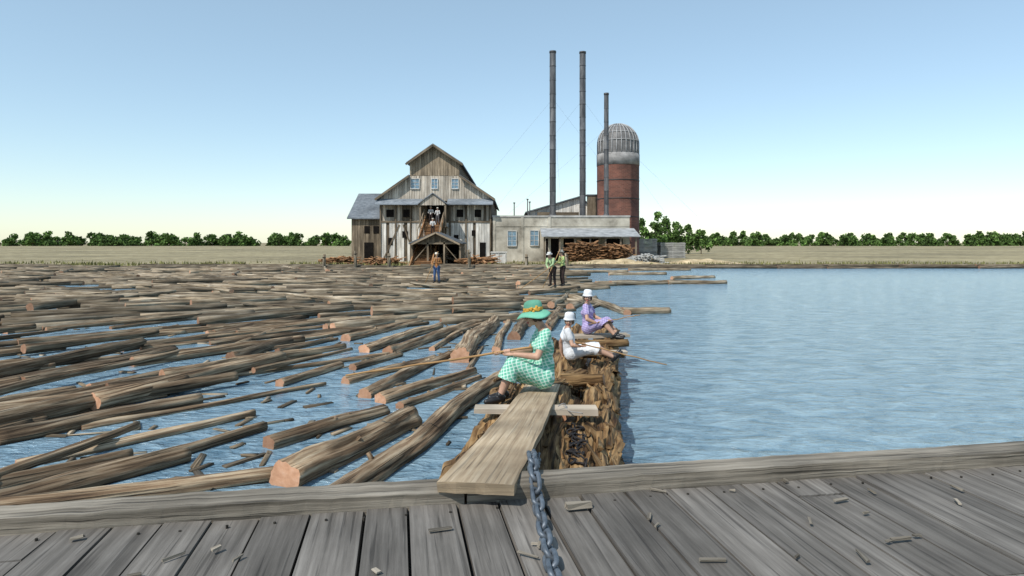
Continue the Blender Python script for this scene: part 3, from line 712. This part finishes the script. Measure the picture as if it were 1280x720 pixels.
# mooring posts along the mill pond
for (x, h) in ((-13.2, 1.5), (-10.3, 1.3), (-3.6, 1.6), (1.2, 1.2), (4.6, 1.3), (-15.9, 1.2)):
    mb = MB(); y = shore(x)-.9
    mb.tube([(x, y, -1), (x+.03, y, h*.5), (x+R.uniform(-.08, .08), y, h)], [.14, .13, .11], 10, 0, 1, .8)
    mb.tube([(x+.02, y, h-.3), (x+.02, y, h-.22)], .15, 10, 0, 0, .3)
    mb.make('mooring_post', [log_far, log_end], smooth=True)
def mound(name, cx_, cy_, rx, ry, h, mat):
    vs = []; fs = []; n = 40; m = 12; mb = MB()
    for i in range(m+1):
        for j in range(n):
            r = i/m; th = 2*math.pi*j/n; x = cx_+rx*r*math.cos(th); y = cy_+ry*r*math.sin(th)
            z = .12+h*(math.cos(r*math.pi)*.5+.5)*(1+.5*noise.noise(V((x*.8, y*.8, 3))))-.05*r
            vs.append((x, y, z))
    for i in range(m):
        for j in range(n): fs.append((i*n+j, i*n+(j+1) % n, (i+1)*n+(j+1) % n, (i+1)*n+j))
    mb.add(vs, fs, [[(0, 0)]*4 for f in fs]); mb.make(name, [mat], smooth=True)
mound('sawdust_mound', 9.5, 60.8, 7.5, 2.6, .55, sawdust); mound('sawdust_mound', 18, 62.5, 6, 3, .5, sawdust)
grassm = grain('dry_grass', [(.12, .13, .04), (.36, .34, .14)], scale=(1, 1, 1), coord='Object', nscale=2, bump=0)
mb = MB()
for i in range(5200):
    x = R.uniform(-50, 50); y = shore(x)+.8+abs(R.gauss(0, 4)); 
    if -9.5 < x < -4.5: continue
    if noise.noise(V((x*.2, y*.3, 8))) < -.05: continue
    h = R.uniform(.12, .4); an = R.uniform(0, 3.14); dx, dy = math.cos(an)*.09, math.sin(an)*.09; lx = R.gauss(0, .08)
    mb.add([(x-dx, y-dy, .12), (x+dx, y+dy, .12), (x+lx, y, .14+h)], [(0, 1, 2)], [[(x, y)]*3], 0, R.uniform(.5, 1.3))
mb.make('shore_grass', [grassm])

# ------------------------------------------------------------------ trees
def tree(mb, x, y, h, r, dens=1.0, leaf=.28, low=.22):
    mb.tube([(x, y, .1), (x+.1, y, h*.35), (x+R.uniform(-.2, .2), y, h*.75)], [h*.022, h*.015, .03], 7, 1, 1, 1)
    for i in range(6):
        z = h*R.uniform(.25, .6); an = R.uniform(0, 6.28); l = r*R.uniform(.5, .9)
        mb.tube([(x, y, z), (x+math.cos(an)*l, y+math.sin(an)*l, z+l*.7)], [h*.009, .02], 5, 1, 1, 1)
    for i in range(int(26*dens)):
        zz = R.uniform(low, 1.0); prof = math.sin(min(1, (1.05-zz)*1.25)*math.pi/2)
        an = R.uniform(0, 6.28); q = r*prof*math.sqrt(R.random())
        c = V((x+math.cos(an)*q, y+math.sin(an)*q, h*zz)); cr = r*R.uniform(.22, .4); t = R.uniform(.55, 1.5)
        for k in range(34):
            d = V((R.gauss(0, 1), R.gauss(0, 1), R.gauss(0, .8))).normalized()*cr*R.random()**.4
            p = c+d; a = V((R.gauss(0, 1), R.gauss(0, 1), R.gauss(0, 1))).normalized()*leaf*R.uniform(.6, 1.2)
            b = a.cross(V((R.gauss(0, 1), R.gauss(0, 1), R.gauss(0, 1)))).normalized()*leaf*.6
            mb.add([p-a, p+b, p+a, p-b], [(0, 1, 2, 3)], [[(p.x, p.z)]*4], 0, t*R.uniform(.8, 1.2))
mb = MB()
for (x, h) in ((23.6, 6.2), (25.3, 7.2), (27.2, 6.4), (29.2, 5.6), (31, 5.0), (32.8, 4.2)): tree(mb, x, 116+R.uniform(-3, 3), h, 1.9)
x = 62
while x < 340: tree(mb, x*1.0, 340+R.uniform(-10, 24), R.uniform(3.5, 7.5), R.uniform(3.2, 5), .6, .8, .03); x += R.uniform(2.2, 4.0)
x = -300
while x < -85: tree(mb, x, 340+R.uniform(-10, 24), R.uniform(3.5, 7.5), R.uniform(3.2, 5), .6, .8, .03); x += R.uniform(2.2, 4.0)
mb.make('distant_trees', [leafm, barkm])

# ------------------------------------------------------------------ people
def cap(mb, p0, p1, r0, r1, n=14, flat=None):
    p0, p1 = V(p0), V(p1); d = p1-p0
    if d.length < 1e-4: d = V((0, 0, 1e-3)); p1 = p0+d
    d.normalize(); ref = V((0, 0, 1)) if abs(d.z) < .9 else V((1, 0, 0)); a = d.cross(ref).normalized(); b = a.cross(d)
    rings = []
    for q in (80, 55, 28, 0): t = math.radians(q); rings.append((p0-d*(r0*math.sin(t)), r0*math.cos(t)))
    for q in (0, 28, 55, 80): t = math.radians(q); rings.append((p1+d*(r1*math.sin(t)), r1*math.cos(t)))
    vs = []
    for (c, r) in rings:
        for j in range(n): th = 2*math.pi*j/n; vs.append(c+a*(r*math.cos(th))+b*(r*math.sin(th)))
    fs = [(i*n+j, i*n+(j+1) % n, (i+1)*n+(j+1) % n, (i+1)*n+j) for i in range(7) for j in range(n)]
    fs += [tuple(range(n)), tuple(range(7*n, 8*n))]
    mb.add(vs, fs, [[(0, 0)]*len(f) for f in fs])
def ell(mb, c, A, B, C, n=16):
    c = V(c); vs = []; m = 10
    for i in range(1, m):
        ph = math.pi*i/m
        for j in range(n): th = 2*math.pi*j/n; vs.append(c+A*(math.sin(ph)*math.cos(th))+B*(math.sin(ph)*math.sin(th))+C*math.cos(ph))
    fs = [(i*n+j, i*n+(j+1) % n, (i+1)*n+(j+1) % n, (i+1)*n+j) for i in range(m-2) for j in range(n)]
    fs += [tuple(range(n)), tuple(range((m-2)*n, (m-1)*n))]
    mb.add(vs, fs, [[(0, 0)]*len(f) for f in fs])
def fuse(mb, name, mat, parent, voxel, smooth=3, wr=0, wf=14, cuts=()):
    ob = mb.make('tmp', [mat])
    m = ob.modifiers.new('r', 'REMESH'); m.mode = 'VOXEL'; m.voxel_size = voxel; m.use_smooth_shade = True
    if smooth: s = ob.modifiers.new('s', 'SMOOTH'); s.factor = .5; s.iterations = smooth
    dg = bpy.context.evaluated_depsgraph_get(); me = bpy.data.meshes.new_from_object(ob.evaluated_get(dg))
    me.name = name
    old = ob.data; bpy.data.objects.remove(ob); bpy.data.meshes.remove(old)
    bm = bmesh.new(); bm.from_mesh(me)
    if wr:
        bm.normal_update()
        for v in bm.verts:
            c = v.co; k = noise.noise(V((c.x*wf, c.y*wf, c.z*wf*.5)))+.5*noise.noise(V((c.x*wf*2.3, c.y*wf*2.3, c.z*wf*1.2)))
            v.co = c+v.normal*(k*wr)
    for (pt, nr) in cuts:
        bmesh.ops.bisect_plane(bm, geom=bm.verts[:]+bm.edges[:]+bm.faces[:], plane_co=V(pt), plane_no=V(nr), clear_outer=True)
    bm.to_mesh(me); bm.free()
    me.materials.clear(); me.materials.append(mat)
    me.polygons.foreach_set('use_smooth', [True]*len(me.polygons))
    o = bpy.data.objects.new(name, me); SC.collection.objects.link(o); o.parent = parent; o.matrix_parent_inverse = Matrix.Translation(-V(parent.location))
    return o
def grip(mb, wrist, P, a, rp, s=1.0):
    wrist, P, a = V(wrist), V(P), V(a).normalized()
    m = wrist-P; m -= a*m.dot(a)
    if m.length < 1e-3: m = V((0, 0, -1))
    m.normalize(); t = a.cross(m); fr = .0088*s
    pc = P+m*(rp+.016*s)
    for j, (ln, o) in enumerate(((.92, .030), (1.0, .010), (.95, -.010), (.8, -.029))):
        o *= s; R_ = rp+fr*.9; pts = []
        for th in (-10, 55, 120, 185*ln): th = math.radians(th); pts.append(P+a*o+m*(math.cos(th)*R_)+t*(math.sin(th)*R_))
        base = pc+a*(o*.9)-t*(.018*s)
        cap(mb, wrist.lerp(base, .15), base, .015*s, .0125*s, 10); cap(mb, base, pts[1], fr*1.15, fr, 10)
        for k in range(1, 3): cap(mb, pts[k], pts[k+1], fr*(1-.08*k), fr*(.92-.08*k), 10)
    R_ = rp+fr; th0 = pc+a*(.026*s)-t*(.022*s)
    q1 = P+a*(.046*s)+m*(math.cos(-1.2)*R_)+t*(math.sin(-1.2)*R_); q2 = P+a*(.05*s)+m*(math.cos(-2.3)*R_)+t*(math.sin(-2.3)*R_)
    cap(mb, wrist.lerp(th0, .35), th0, .015*s, .012*s, 10); cap(mb, th0, q1, .0115*s, .0105*s, 10); cap(mb, q1, q2, .0105*s, .0085*s, 10)
def rest(mb, wrist, d, n, s=1.0, sgn=1):
    wrist, d, n = V(wrist), V(d).normalized(), V(n).normalized(); n = (n-d*n.dot(d)).normalized(); sd = d.cross(n)*sgn
    for (o, ln) in ((.030, .070), (.010, .078), (-.010, .072), (-.028, .056)):
        k = wrist+d*(.085*s)+sd*(o*s); cap(mb, wrist+sd*(o*.6*s), k, .015*s, .012*s, 10)
        p = k; ang_ = .25
        for q, f in enumerate((.45, .32, .23)):
            dd_ = d*math.cos(ang_)+n*math.sin(ang_); p2 = p+dd_*(ln*f*s); cap(mb, p, p2, .0092*s*(1-.1*q), .0085*s*(1-.1*q), 10); p = p2; ang_ += .35
    b = wrist+d*(.03*s)+sd*(.03*s); cap(mb, wrist, b, .016*s, .014*s, 10); q = b+(d*.6+sd*.75+n*.3).normalized()*(.035*s); cap(mb, b, q, .012*s, .010*s, 10); cap(mb, q, q+(d*.85+sd*.3+n*.3).normalized()*(.028*s), .010*s, .008*s, 10)
skin = grain('skin', [(.46, .26, .17), (.62, .38, .27)], scale=(1, 1, 1), coord='Object', nscale=14, bump=.05, dist=.002, tint=False, rough=.55, spec=.35, big=5)
lipm = plain('lips', (.42, .12, .1)); eyew = plain('eye_white', (.7, .68, .65), rough=.3); iris = plain('iris', (.04, .03, .02), rough=.2)
hair_m = grain('dark_hair', [(.02, .012, .008), (.09, .05, .03)], scale=(40, 40, 8), coord='Object', bump=.5, tint=False, rough=.5)
hair_b = grain('fair_hair', [(.12, .06, .025), (.3, .18, .08)], scale=(40, 40, 8), coord='Object', bump=.5, tint=False, rough=.5)
shoe_m = plain('black_leather', (.02, .018, .018), rough=.35)
def head(mbs, hd, nk, f, u, s):
    f = V(f).normalized(); u = V(u); u = (u-f*u.dot(f)).normalized(); r = f.cross(u); c = V(hd)
    q = lambda a, b, d: c+r*(a*s)+f*(b*s)+u*(d*s)
    ell(mbs, q(0, -.01, .025), r*.076*s, f*.094*s, u*.092*s); ell(mbs, q(0, .022, -.04), r*.058*s, f*.062*s, u*.072*s)
    cap(mbs, q(-.008, .062, -.098), q(.008, .062, -.098), .02*s, .02*s)
    cap(mbs, q(0, .082, .008), q(0, .101, -.028), .008*s, .0125*s); cap(mbs, q(-.028, .074, .024), q(.028, .074, .024), .013*s, .013*s)
    for k in (-1, 1):
        ell(mbs, q(.036*k, .058, -.035), r*.026*s, f*.026*s, u*.03*s); ell(mbs, q(.077*k, -.008, -.012), r*.011*s, f*.019*s, u*.031*s)
        cap(mbs, q(.009*k, .09, -.03), q(.012*k, .09, -.03), .008*s, .008*s)
    cap(mbs, nk, q(0, -.02, -.06), .052*s, .047*s)
    return q, r, f, u
def revolve(mb, c, ax, f, prof, n=36, sq=1.1, wav=0):
    ax = V(ax).normalized(); f = V(f); f = (f-ax*f.dot(ax)).normalized(); r = f.cross(ax); vs = []; c = V(c)
    for (rr, z) in prof:
        for j in range(n):
            th = 2*math.pi*j/n; w_ = wav*math.sin(th*3+1)*(rr/.15)**2
            vs.append(c+r*(rr*math.cos(th))+f*(rr*sq*math.sin(th))+ax*(z+w_))
    fs = [(i*n+j, i*n+(j+1) % n, (i+1)*n+(j+1) % n, (i+1)*n+j) for i in range(len(prof)-1) for j in range(n)]
    mb.add(vs, fs, [[(0, 0)]*4 for x in fs])
def person(name, base, J, s, f, u, kind, top, bottom=None, hat=None, hatprof=None, band=None, hands=(), hairm=None, voxel=.006, hemcut=None, flower=None, hemk=.55):
    E = empty(name, base); J = {k: V(v) for k, v in J.items()}
    sk_ = MB(); q, r, ff, uu = head(sk_, J['hd'], J['nk'], f, u, s)
    for a in 'lr':
        sh, e_, w_ = J['s'+a], J['e'+a], J['w'+a]
        cap(sk_, sh, e_, .044*s, .037*s); m_ = e_.lerp(w_, .3); cap(sk_, e_, m_, .036*s, .037*s); cap(sk_, m_, w_, .037*s, .024*s)
        h_, k_, n_, t_ = J['h'+a], J['k'+a], J['a'+a], J['t'+a]
        cap(sk_, h_, k_, .078*s, .052*s); m_ = k_.lerp(n_, .3); cap(sk_, k_, m_, .05*s, .053*s); cap(sk_, m_, n_, .053*s, .032*s)
    cap(sk_, J['hl'].lerp(J['hr'], .5), J['nk'].lerp(J['sl'].lerp(J['sr'], .5), .5), .08*s, .06*s)
    cap(sk_, J['nk'], J['sl'], .045*s, .04*s); cap(sk_, J['nk'], J['sr'], .045*s, .04*s)
    for h in hands:
        if h[0] == 'grip': grip(sk_, J[h[1]], *h[2:], s=s)
        else: rest(sk_, J[h[1]], *h[2:], s=s)
    fuse(sk_, 'body', skin, E, voxel, 2)
    sm = MB()
    for a in 'lr':
        n_, t_ = J['a'+a], J['t'+a]; d = (t_-n_).normalized(); hl = n_-d*.035*s+V((0, 0, -.03*s))
        cap(sm, n_+V((0, 0, .01)), hl, .042*s, .038*s); cap(sm, hl, n_.lerp(t_, .6)+V((0, 0, -.012*s)), .036*s, .042*s); cap(sm, n_.lerp(t_, .6)+V((0, 0, -.012*s)), t_, .042*s, .03*s)
        if kind == 'work': cap(sm, n_, n_.lerp(J['k'+a], .4), .05*s, .058*s)
    fuse(sm, 'shoes', shoe_m, E, voxel, 2)
    em = MB(); im = MB(); lm = MB(); bm_ = MB()
    for k in (-1, 1):
        ell(em, q(.030*k, .074, .002), r*.013*s, ff*.011*s, uu*.0075*s); ell(im, q(.030*k, .083, .002), r*.0058*s, ff*.004*s, uu*.0062*s)
        cap(bm_, q(.018*k, .089, .023), q(.044*k, .080, .024), .0035*s, .0025*s, 8)
    cap(lm, q(-.018, .081, -.061), q(.018, .081, -.061), .0065*s, .0065*s, 8); cap(lm, q(-.012, .083, -.069), q(.012, .083, -.069), .007*s, .007*s, 8)
    em.make('eye_whites', [eyew], E, True); im.make('irises', [iris], E, True); lm.make('lips', [lipm], E, True); bm_.make('eyebrows', [hair_m], E, True)
    hm = MB(); ell(hm, q(0, -.022, .032), r*.086*s, ff*.098*s, uu*.095*s); ell(hm, q(0, -.05, -.02), r*.078*s, ff*.055*s, uu*(.08 if kind != 'work' else .045)*s)
    if kind != 'work':
        for k in (-1, 1): ell(hm, q(.068*k, .005, -.02), r*.022*s, ff*.035*s, uu*.055*s)
    fuse(hm, 'hair', hairm or hair_m, E, voxel, 1, .004, 60)
    P = J['hl'].lerp(J['hr'], .5); Sx = J['sl'].lerp(J['sr'], .5); up_ = (Sx-P).normalized(); rt = (J['sr']-J['sl']).normalized()
    fw = (rt.cross(up_)); fw = -fw if fw.dot(ff) < -.2 else fw
    tm = MB()
    sl_, sr_ = J['sl'].lerp(Sx, .15)-up_*.02*s, J['sr'].lerp(Sx, .15)-up_*.02*s
    cap(tm, sl_, sr_, .066*s, .066*s); cap(tm, J['sl'].lerp(Sx, .3)-up_*.12*s, J['sr'].lerp(Sx, .3)-up_*.12*s, .098*s, .098*s)
    wst = P.lerp(Sx, .32)
    ell(tm, P.lerp(Sx, .62), rt*.155*s, fw*.115*s, up_*.17*s); ell(tm, wst, rt*.135*s, fw*.11*s, up_*.17*s)
    cap(tm, J['nk']-up_*.01*s, Sx-up_*.05*s, .05*s, .085*s)
    if kind != 'work':
        for k in (-1, 1): ell(tm, P.lerp(Sx, .68)+rt*(.06*k*s)+fw*.08*s, rt*.055*s, fw*.05*s, up_*.055*s)
    for a in 'lr':
        sh, e_, w_ = J['s'+a], J['e'+a], J['w'+a]
        if kind == 'work':
            cap(tm, sh, e_, .062*s, .052*s); cap(tm, e_, e_.lerp(w_, .9), .051*s, .037*s)
        else: cap(tm, sh, sh.lerp(e_, .55), .06*s, .062*s)
    cuts = []
    if kind != 'work':
        cap(tm, J['hl'], J['hr'], .125*s, .125*s); cap(tm, P, wst, .13*s, .12*s)
        for a in 'lr':
            h_, k_, n_ = J['h'+a], J['k'+a], J['a'+a]
            cap(tm, h_, k_, .115*s, .082*s); cap(tm, k_, k_.lerp(n_, hemk), .082*s, .105*s)
        kc = J['kl'].lerp(J['kr'], .5); hc = J['hl'].lerp(J['hr'], .5); ac = J['al'].lerp(J['ar'], .5)
        cap(tm, hc-V((0, 0, .02)), kc-V((0, 0, .01)), .11*s, .085*s); cap(tm, kc, kc.lerp(ac, hemk), .085*s, .10*s)
        cap(tm, hc-V((0, 0, .03)), kc.lerp(ac, hemk*.8).lerp(hc, .35), .09*s, .08*s)
        cuts = [(kc.lerp(ac, hemk), (ac-kc).normalized())] if hemcut else []
        fuse(tm, 'dress', top, E, voxel, 4, .008*s, 17, cuts)
    else:
        cap(tm, P+up_*.03*s, wst, .13*s, .125*s)
        fuse(tm, 'shirt', top, E, voxel, 3, .008, 18)
        pm = MB(); cap(pm, J['hl'], J['hr'], .12*s, .12*s); cap(pm, P, P+up_*.08*s, .128*s, .125*s)
        for a in 'lr':
            h_, k_, n_ = J['h'+a], J['k'+a], J['a'+a]; cap(pm, h_, k_, .105*s, .076*s); cap(pm, k_, k_.lerp(n_, .8), .075*s, .062*s)
        fuse(pm, 'trousers', bottom, E, voxel, 3, .009, 16)
        sp = MB()
        for k in (-1, 1):
            pts = []
            for t in range(9):
                a_ = t/8; pts.append(P.lerp(Sx, .25+.78*a_)+rt*(.075*k*s)+fw*(.125+.01*math.sin(a_*3))*s*(1-.25*a_**4))
            sp.tube(pts, .011*s, 6)
        sp.make('suspenders', [shoe_m], E, True)
    if hat:
        hb = MB(); hc_ = q(0, -.012, .045); ax = (uu*1.0-ff*.12).normalized()
        revolve(hb, hc_, ax, ff, [(a*s, b*s) for a, b in hatprof], 40, 1.12, .012*s)
        o = hb.make('hat', [hat], E, True); so_ = o.modifiers.new('t', 'SOLIDIFY'); so_.thickness = .004
        if band:
            bb = MB(); rr = hatprof[band[1]][0]
            revolve(bb, hc_, ax, ff, [((rr+.003)*s, (hatprof[band[1]][1]+.002)*s), ((rr+.005)*s, (hatprof[band[1]][1]+.03)*s), ((hatprof[band[1]+1][0]+.003)*s, (hatprof[band[1]][1]+.038)*s)], 40, 1.12)
            if flower is not None:
                rr_ = ff.cross(ax)
                for i in range(26):
                    an = math.radians(flower+R.uniform(-60, 60)); d = rr_*math.cos(an)+ff*math.sin(an)*1.12; z_ = R.uniform(.004, .05)
                    ell(bb, hc_+d*(rr*s+.006)+ax*z_*s, V((.016, 0, 0)), V((0, .014, 0)), V((0, 0, .014)), 8)
            bb.make('hat_band', [band[0]], E, True)
    return E

sun_hat = [(.172, -.062), (.163, -.046), (.138, -.020), (.110, -.005), (.094, .002), (.093, .03), (.091, .07), (.08, .098), (.055, .112), (.02, .118), (.001, .118)]
cloche = [(.115, -.03), (.105, -.02), (.095, -.002), (.093, .02), (.09, .06), (.075, .09), (.045, .105), (.001, .108)]
fedora = [(.145, .0), (.14, -.004), (.11, -.006), (.094, .0), (.092, .03), (.088, .07), (.078, .095), (.05, .098), (.001, .086)]
green_plaid = plaid('green_plaid_cotton', (.22, .52, .38), (.74, .82, .76), (.10, .38, .27), 30, .22)
green_hat = cloth('green_hat_felt', (.20, .54, .38)); band_m = cloth('orange_flowers', (.75, .42, .08))
white_c = cloth('white_cotton', (.80, .80, .80), (.68, .69, .72)); purple_c = plaid('lavender_print', (.30, .24, .46), (.66, .60, .76), (.20, .15, .34), 34, .22)

pole0, pole1 = V((-1.75, 6.9, .80)), V((.22, 7.06, 1.07)); pa = (pole1-pole0).normalized()
pp = lambda x: pole0.lerp(pole1, (x-pole0.x)/(pole1.x-pole0.x))
J = dict(hl=(.34, 7.10, .735), hr=(.34, 7.29, .735), kl=(.005, 6.98, .895), kr=(.02, 7.18, .905), al=(-.13, 6.95, .57), ar=(-.095, 7.14, .565), tl=(-.27, 6.89, .525), tr=(-.235, 7.08, .525),
         sl=(.365, 7.05, 1.215), sr=(.335, 7.37, 1.215), el=(.27, 6.965, .985), er=(.20, 7.36, .985), wl=(.03, 6.995, 1.005), wr=(-.06, 7.15, .985), nk=(.325, 7.21, 1.27), hd=(.232, 7.19, 1.405))
person('seated_woman', (.33, 7.2, .6), J, 1.0, (-.93, -.28, -.22), (-.12, 0, 1), 'dress', green_plaid, hat=green_hat, hatprof=sun_hat, band=(band_m, 4), flower=150,
       hands=[('grip', 'wl', pp(-.055), -pa, .012), ('grip', 'wr', pp(-.155), -pa, .012)], voxel=.0055, hemcut=True, hemk=.5)
def stick(name, a, b, r0, r1):
    mb = MB(); pts = [V(a).lerp(V(b), i/20)+V((0, 0, .012*noise.noise(V((i*.4, 3, a[0]))))*1) for i in range(21)]
    mb.tube(pts, [r0+(r1-r0)*i/20 for i in range(21)], 8); return mb.make(name, [stick_m], smooth=True)
stick('wooden_pole', pole0, pole1, .010, .013)

g0, g1 = V((.88, 9.22, .80)), V((2.15, 9.1, .50)); ga = (g1-g0).normalized(); gp = g0.lerp(g1, .10)
J = dict(hl=(.85, 9.58, .60), hr=(.85, 9.44, .60), kl=(1.19, 9.50, .70), kr=(1.17, 9.34, .69), al=(1.47, 9.50, .56), ar=(1.46, 9.36, .56), tl=(1.56, 9.50, .64), tr=(1.555, 9.33, .64),
         sl=(.80, 9.62, .935), sr=(.80, 9.38, .935), el=(.72, 9.70, .73), er=(.85, 9.25, .75), wl=(.74, 9.75, .545), wr=(.96, 9.26, .735), nk=(.805, 9.5, .975), hd=(.83, 9.47, 1.075))
person('seated_girl', (.85, 9.5, .5), J, .80, (-.25, -.95, -.12), (.05, 0, 1), 'dress', white_c, hat=white_c, hatprof=cloche, hands=[('grip', 'wr', gp, ga, .010), ('rest', 'wl', (.2, .3, -.6), (1, 0, 0))], hairm=hair_b, voxel=.006, hemcut=True, hemk=.15)
stick('wooden_stick', g0, g1, .010, .007)
h0, h1 = V((1.35, 11.55, .76)), V((2.25, 11.5, .93)); ha = (h1-h0).normalized(); hp_ = h0.lerp(h1, .22)
J = dict(hl=(1.42, 12.0, .66), hr=(1.36, 11.82, .66), kl=(1.70, 11.75, .80), kr=(1.62, 11.55, .79), al=(1.86, 11.62, .58), ar=(1.80, 11.42, .575), tl=(1.97, 11.55, .545), tr=(1.92, 11.36, .545),
         sl=(1.40, 12.03, 1.05), sr=(1.32, 11.77, 1.05), el=(1.52, 11.98, .84), er=(1.33, 11.62, .84), wl=(1.60, 11.72, .82), wr=(1.50, 11.60, .77), nk=(1.365, 11.9, 1.10), hd=(1.37, 11.86, 1.215))
person('seated_girl', (1.4, 11.9, .5), J, .90, (-.15, -.95, -.05), (.08, 0, 1), 'dress', purple_c, hat=white_c, hatprof=cloche, hands=[('grip', 'wr', hp_, ha, .009), ('grip', 'wl', h0.lerp(h1, .38), ha, .009)], voxel=.007, hemcut=True, hemk=.2)
stick('wooden_stick', h0, h1, .009, .007)

def standing(name, base, yaw, s, top, bottom, hat, lean=0, lpos=None, rpos=None, pole=None, pr=.02, voxel=.012, spread=.12, kind='work', hatprof=fedora, look=None):
    B = V(base); c_, s_ = math.cos(yaw), math.sin(yaw)
    def Wd(x, y, z, up=False):
        if up and lean:
            dy, dz = y, z-.9; y = dy*math.cos(lean)+dz*math.sin(lean); z = .9-dy*math.sin(lean)+dz*math.cos(lean)
        x, y, z = x*s, y*s, z*s
        return V((B.x+c_*x-s_*y, B.y+s_*x+c_*y, B.z+z))
    J = dict(hl=Wd(-.095, 0, .9), hr=Wd(.095, 0, .9), kl=Wd(-spread, .06, .49), kr=Wd(spread, .03, .49), al=Wd(-spread-.02, 0, .09), ar=Wd(spread+.02, -.03, .09), tl=Wd(-spread-.05, .16, .035), tr=Wd(spread+.06, .13, .035),
             sl=Wd(-.18, 0, 1.40, True), sr=Wd(.18, 0, 1.40, True), nk=Wd(0, 0, 1.47, True), hd=Wd(0, .03, 1.62, True))
    f = V((-s_, c_, -math.sin(lean)*.6)) if look is None else V(look)
    hs = []
    lp = lpos or (-.22, .28, 1.05); rp = rpos or (.22, .28, 1.05)
    for a, sx, p in (('l', -1, lp), ('r', 1, rp)):
        w_ = Wd(*p); sh = J['s'+a]; d = w_-sh; dl = d.length; L1, L2 = .29*s, .25*s
        if dl > (L1+L2)*.98: w_ = sh+d*((L1+L2)*.98/dl); d = w_-sh; dl = d.length
        ca = (L1*L1+dl*dl-L2*L2)/(2*L1*dl); h_ = L1*math.sqrt(max(0, 1-ca*ca)); dn = d.normalized()
        bd = V((0, 0, -1))+V((c_*sx*.5, s_*sx*.5, 0))-V((-s_, c_, 0))*.4; bd = (bd-dn*bd.dot(dn)).normalized()
        J['e'+a] = sh+dn*(L1*ca)+bd*h_; J['w'+a] = w_
    if pole:
        p0, p1 = [V(x) for x in pole]; a = (p1-p0).normalized()
        for k in 'lr':
            w_ = J['w'+k]; P = p0+a*((w_-p0).dot(a)); dv = (w_-P)
            if dv.length > .06: w2 = P+dv.normalized()*.05; J['w'+k] = w2
            hs.append(('grip', 'w'+k, P, a, pr))
        mbp = MB(); mbp.tube([p0, p0.lerp(p1, .5), p1], [pr*.7, pr, pr*.9], 8); 
    else:
        for k in 'lr': hs.append(('rest', 'w'+k, (J['w'+k]-J['e'+k]), V((c_, s_, 0)) if k == 'l' else V((-c_, -s_, 0))))
    E = person(name, B, J, s, f, (0, 0, 1), kind, top, bottom, hat=hat, hatprof=hatprof, hands=hs, voxel=voxel)
    if pole: mbp.make('pike_pole', [stick_m], E, True)
    return E
straw = cloth('straw_hat', (.68, .64, .55)); dkt = cloth('dark_brown_trousers', (.05, .032, .028)); blue_t = cloth('blue_overalls', (.08, .14, .28)); rust = cloth('rust_shirt', (.42, .19, .07))
lime = cloth('lime_shirt', (.55, .66, .26)); teal = cloth('pale_shirt', (.42, .56, .30)); whites = cloth('white_shirt', (.7, .69, .66)); grey_t = cloth('grey_trousers', (.12, .115, .12))
mb = MB()
for (a, b) in (((.3, 30.2), (3.9, 30.9)), ((.2, 30.7), (4.2, 31.3)), ((-5.6, 32.8), (-1.8, 33.3)), ((-5.8, 33.2), (-2.0, 33.0))):
    mb.log((a[0], a[1], .02), (b[0], b[1], .02), .16, .15, 14, 12, .08, .005)
mb.make('standing_log', [log_far, log_end], smooth=True)
standing('mill_worker', (1.90, 30.55, .15), math.radians(145), .95, teal, dkt, whites, lean=.42, lpos=(-.1, .52, .98), rpos=(.15, .42, .84), pole=((.35, 29.3, .1), (2.35, 30.45, 1.45)), look=(-.5, -.8, -.3))
standing('mill_worker', (2.38, 30.75, .15), math.radians(110), .97, lime, dkt, straw, lean=.1, lpos=(-.15, .35, 1.1), rpos=(.2, .3, .95), pole=((1.4, 30.0, .1), (2.25, 30.6, 1.9)), look=(-.8, -.5, -.1))
standing('mill_worker', (-3.79, 33.05, .15), math.radians(170), .88, rust, blue_t, straw, lpos=(-.2, .2, 1.05), rpos=(.25, .15, .95), pole=((-4.3, 32.4, .15), (-3.7, 32.85, 1.75)), look=(.1, -1, -.1))
standing('mill_worker', (-8.45, 68.3, 4.2), math.radians(180), 1.0, whites, dkt, straw, voxel=.02)
standing('mill_worker', (-7.7, 67.9, 4.1), math.radians(170), .98, whites, grey_t, straw, voxel=.02)
standing('mill_worker', (-7.9, 65.4, 2.95), math.radians(190), .95, whites, dkt, straw, voxel=.02)
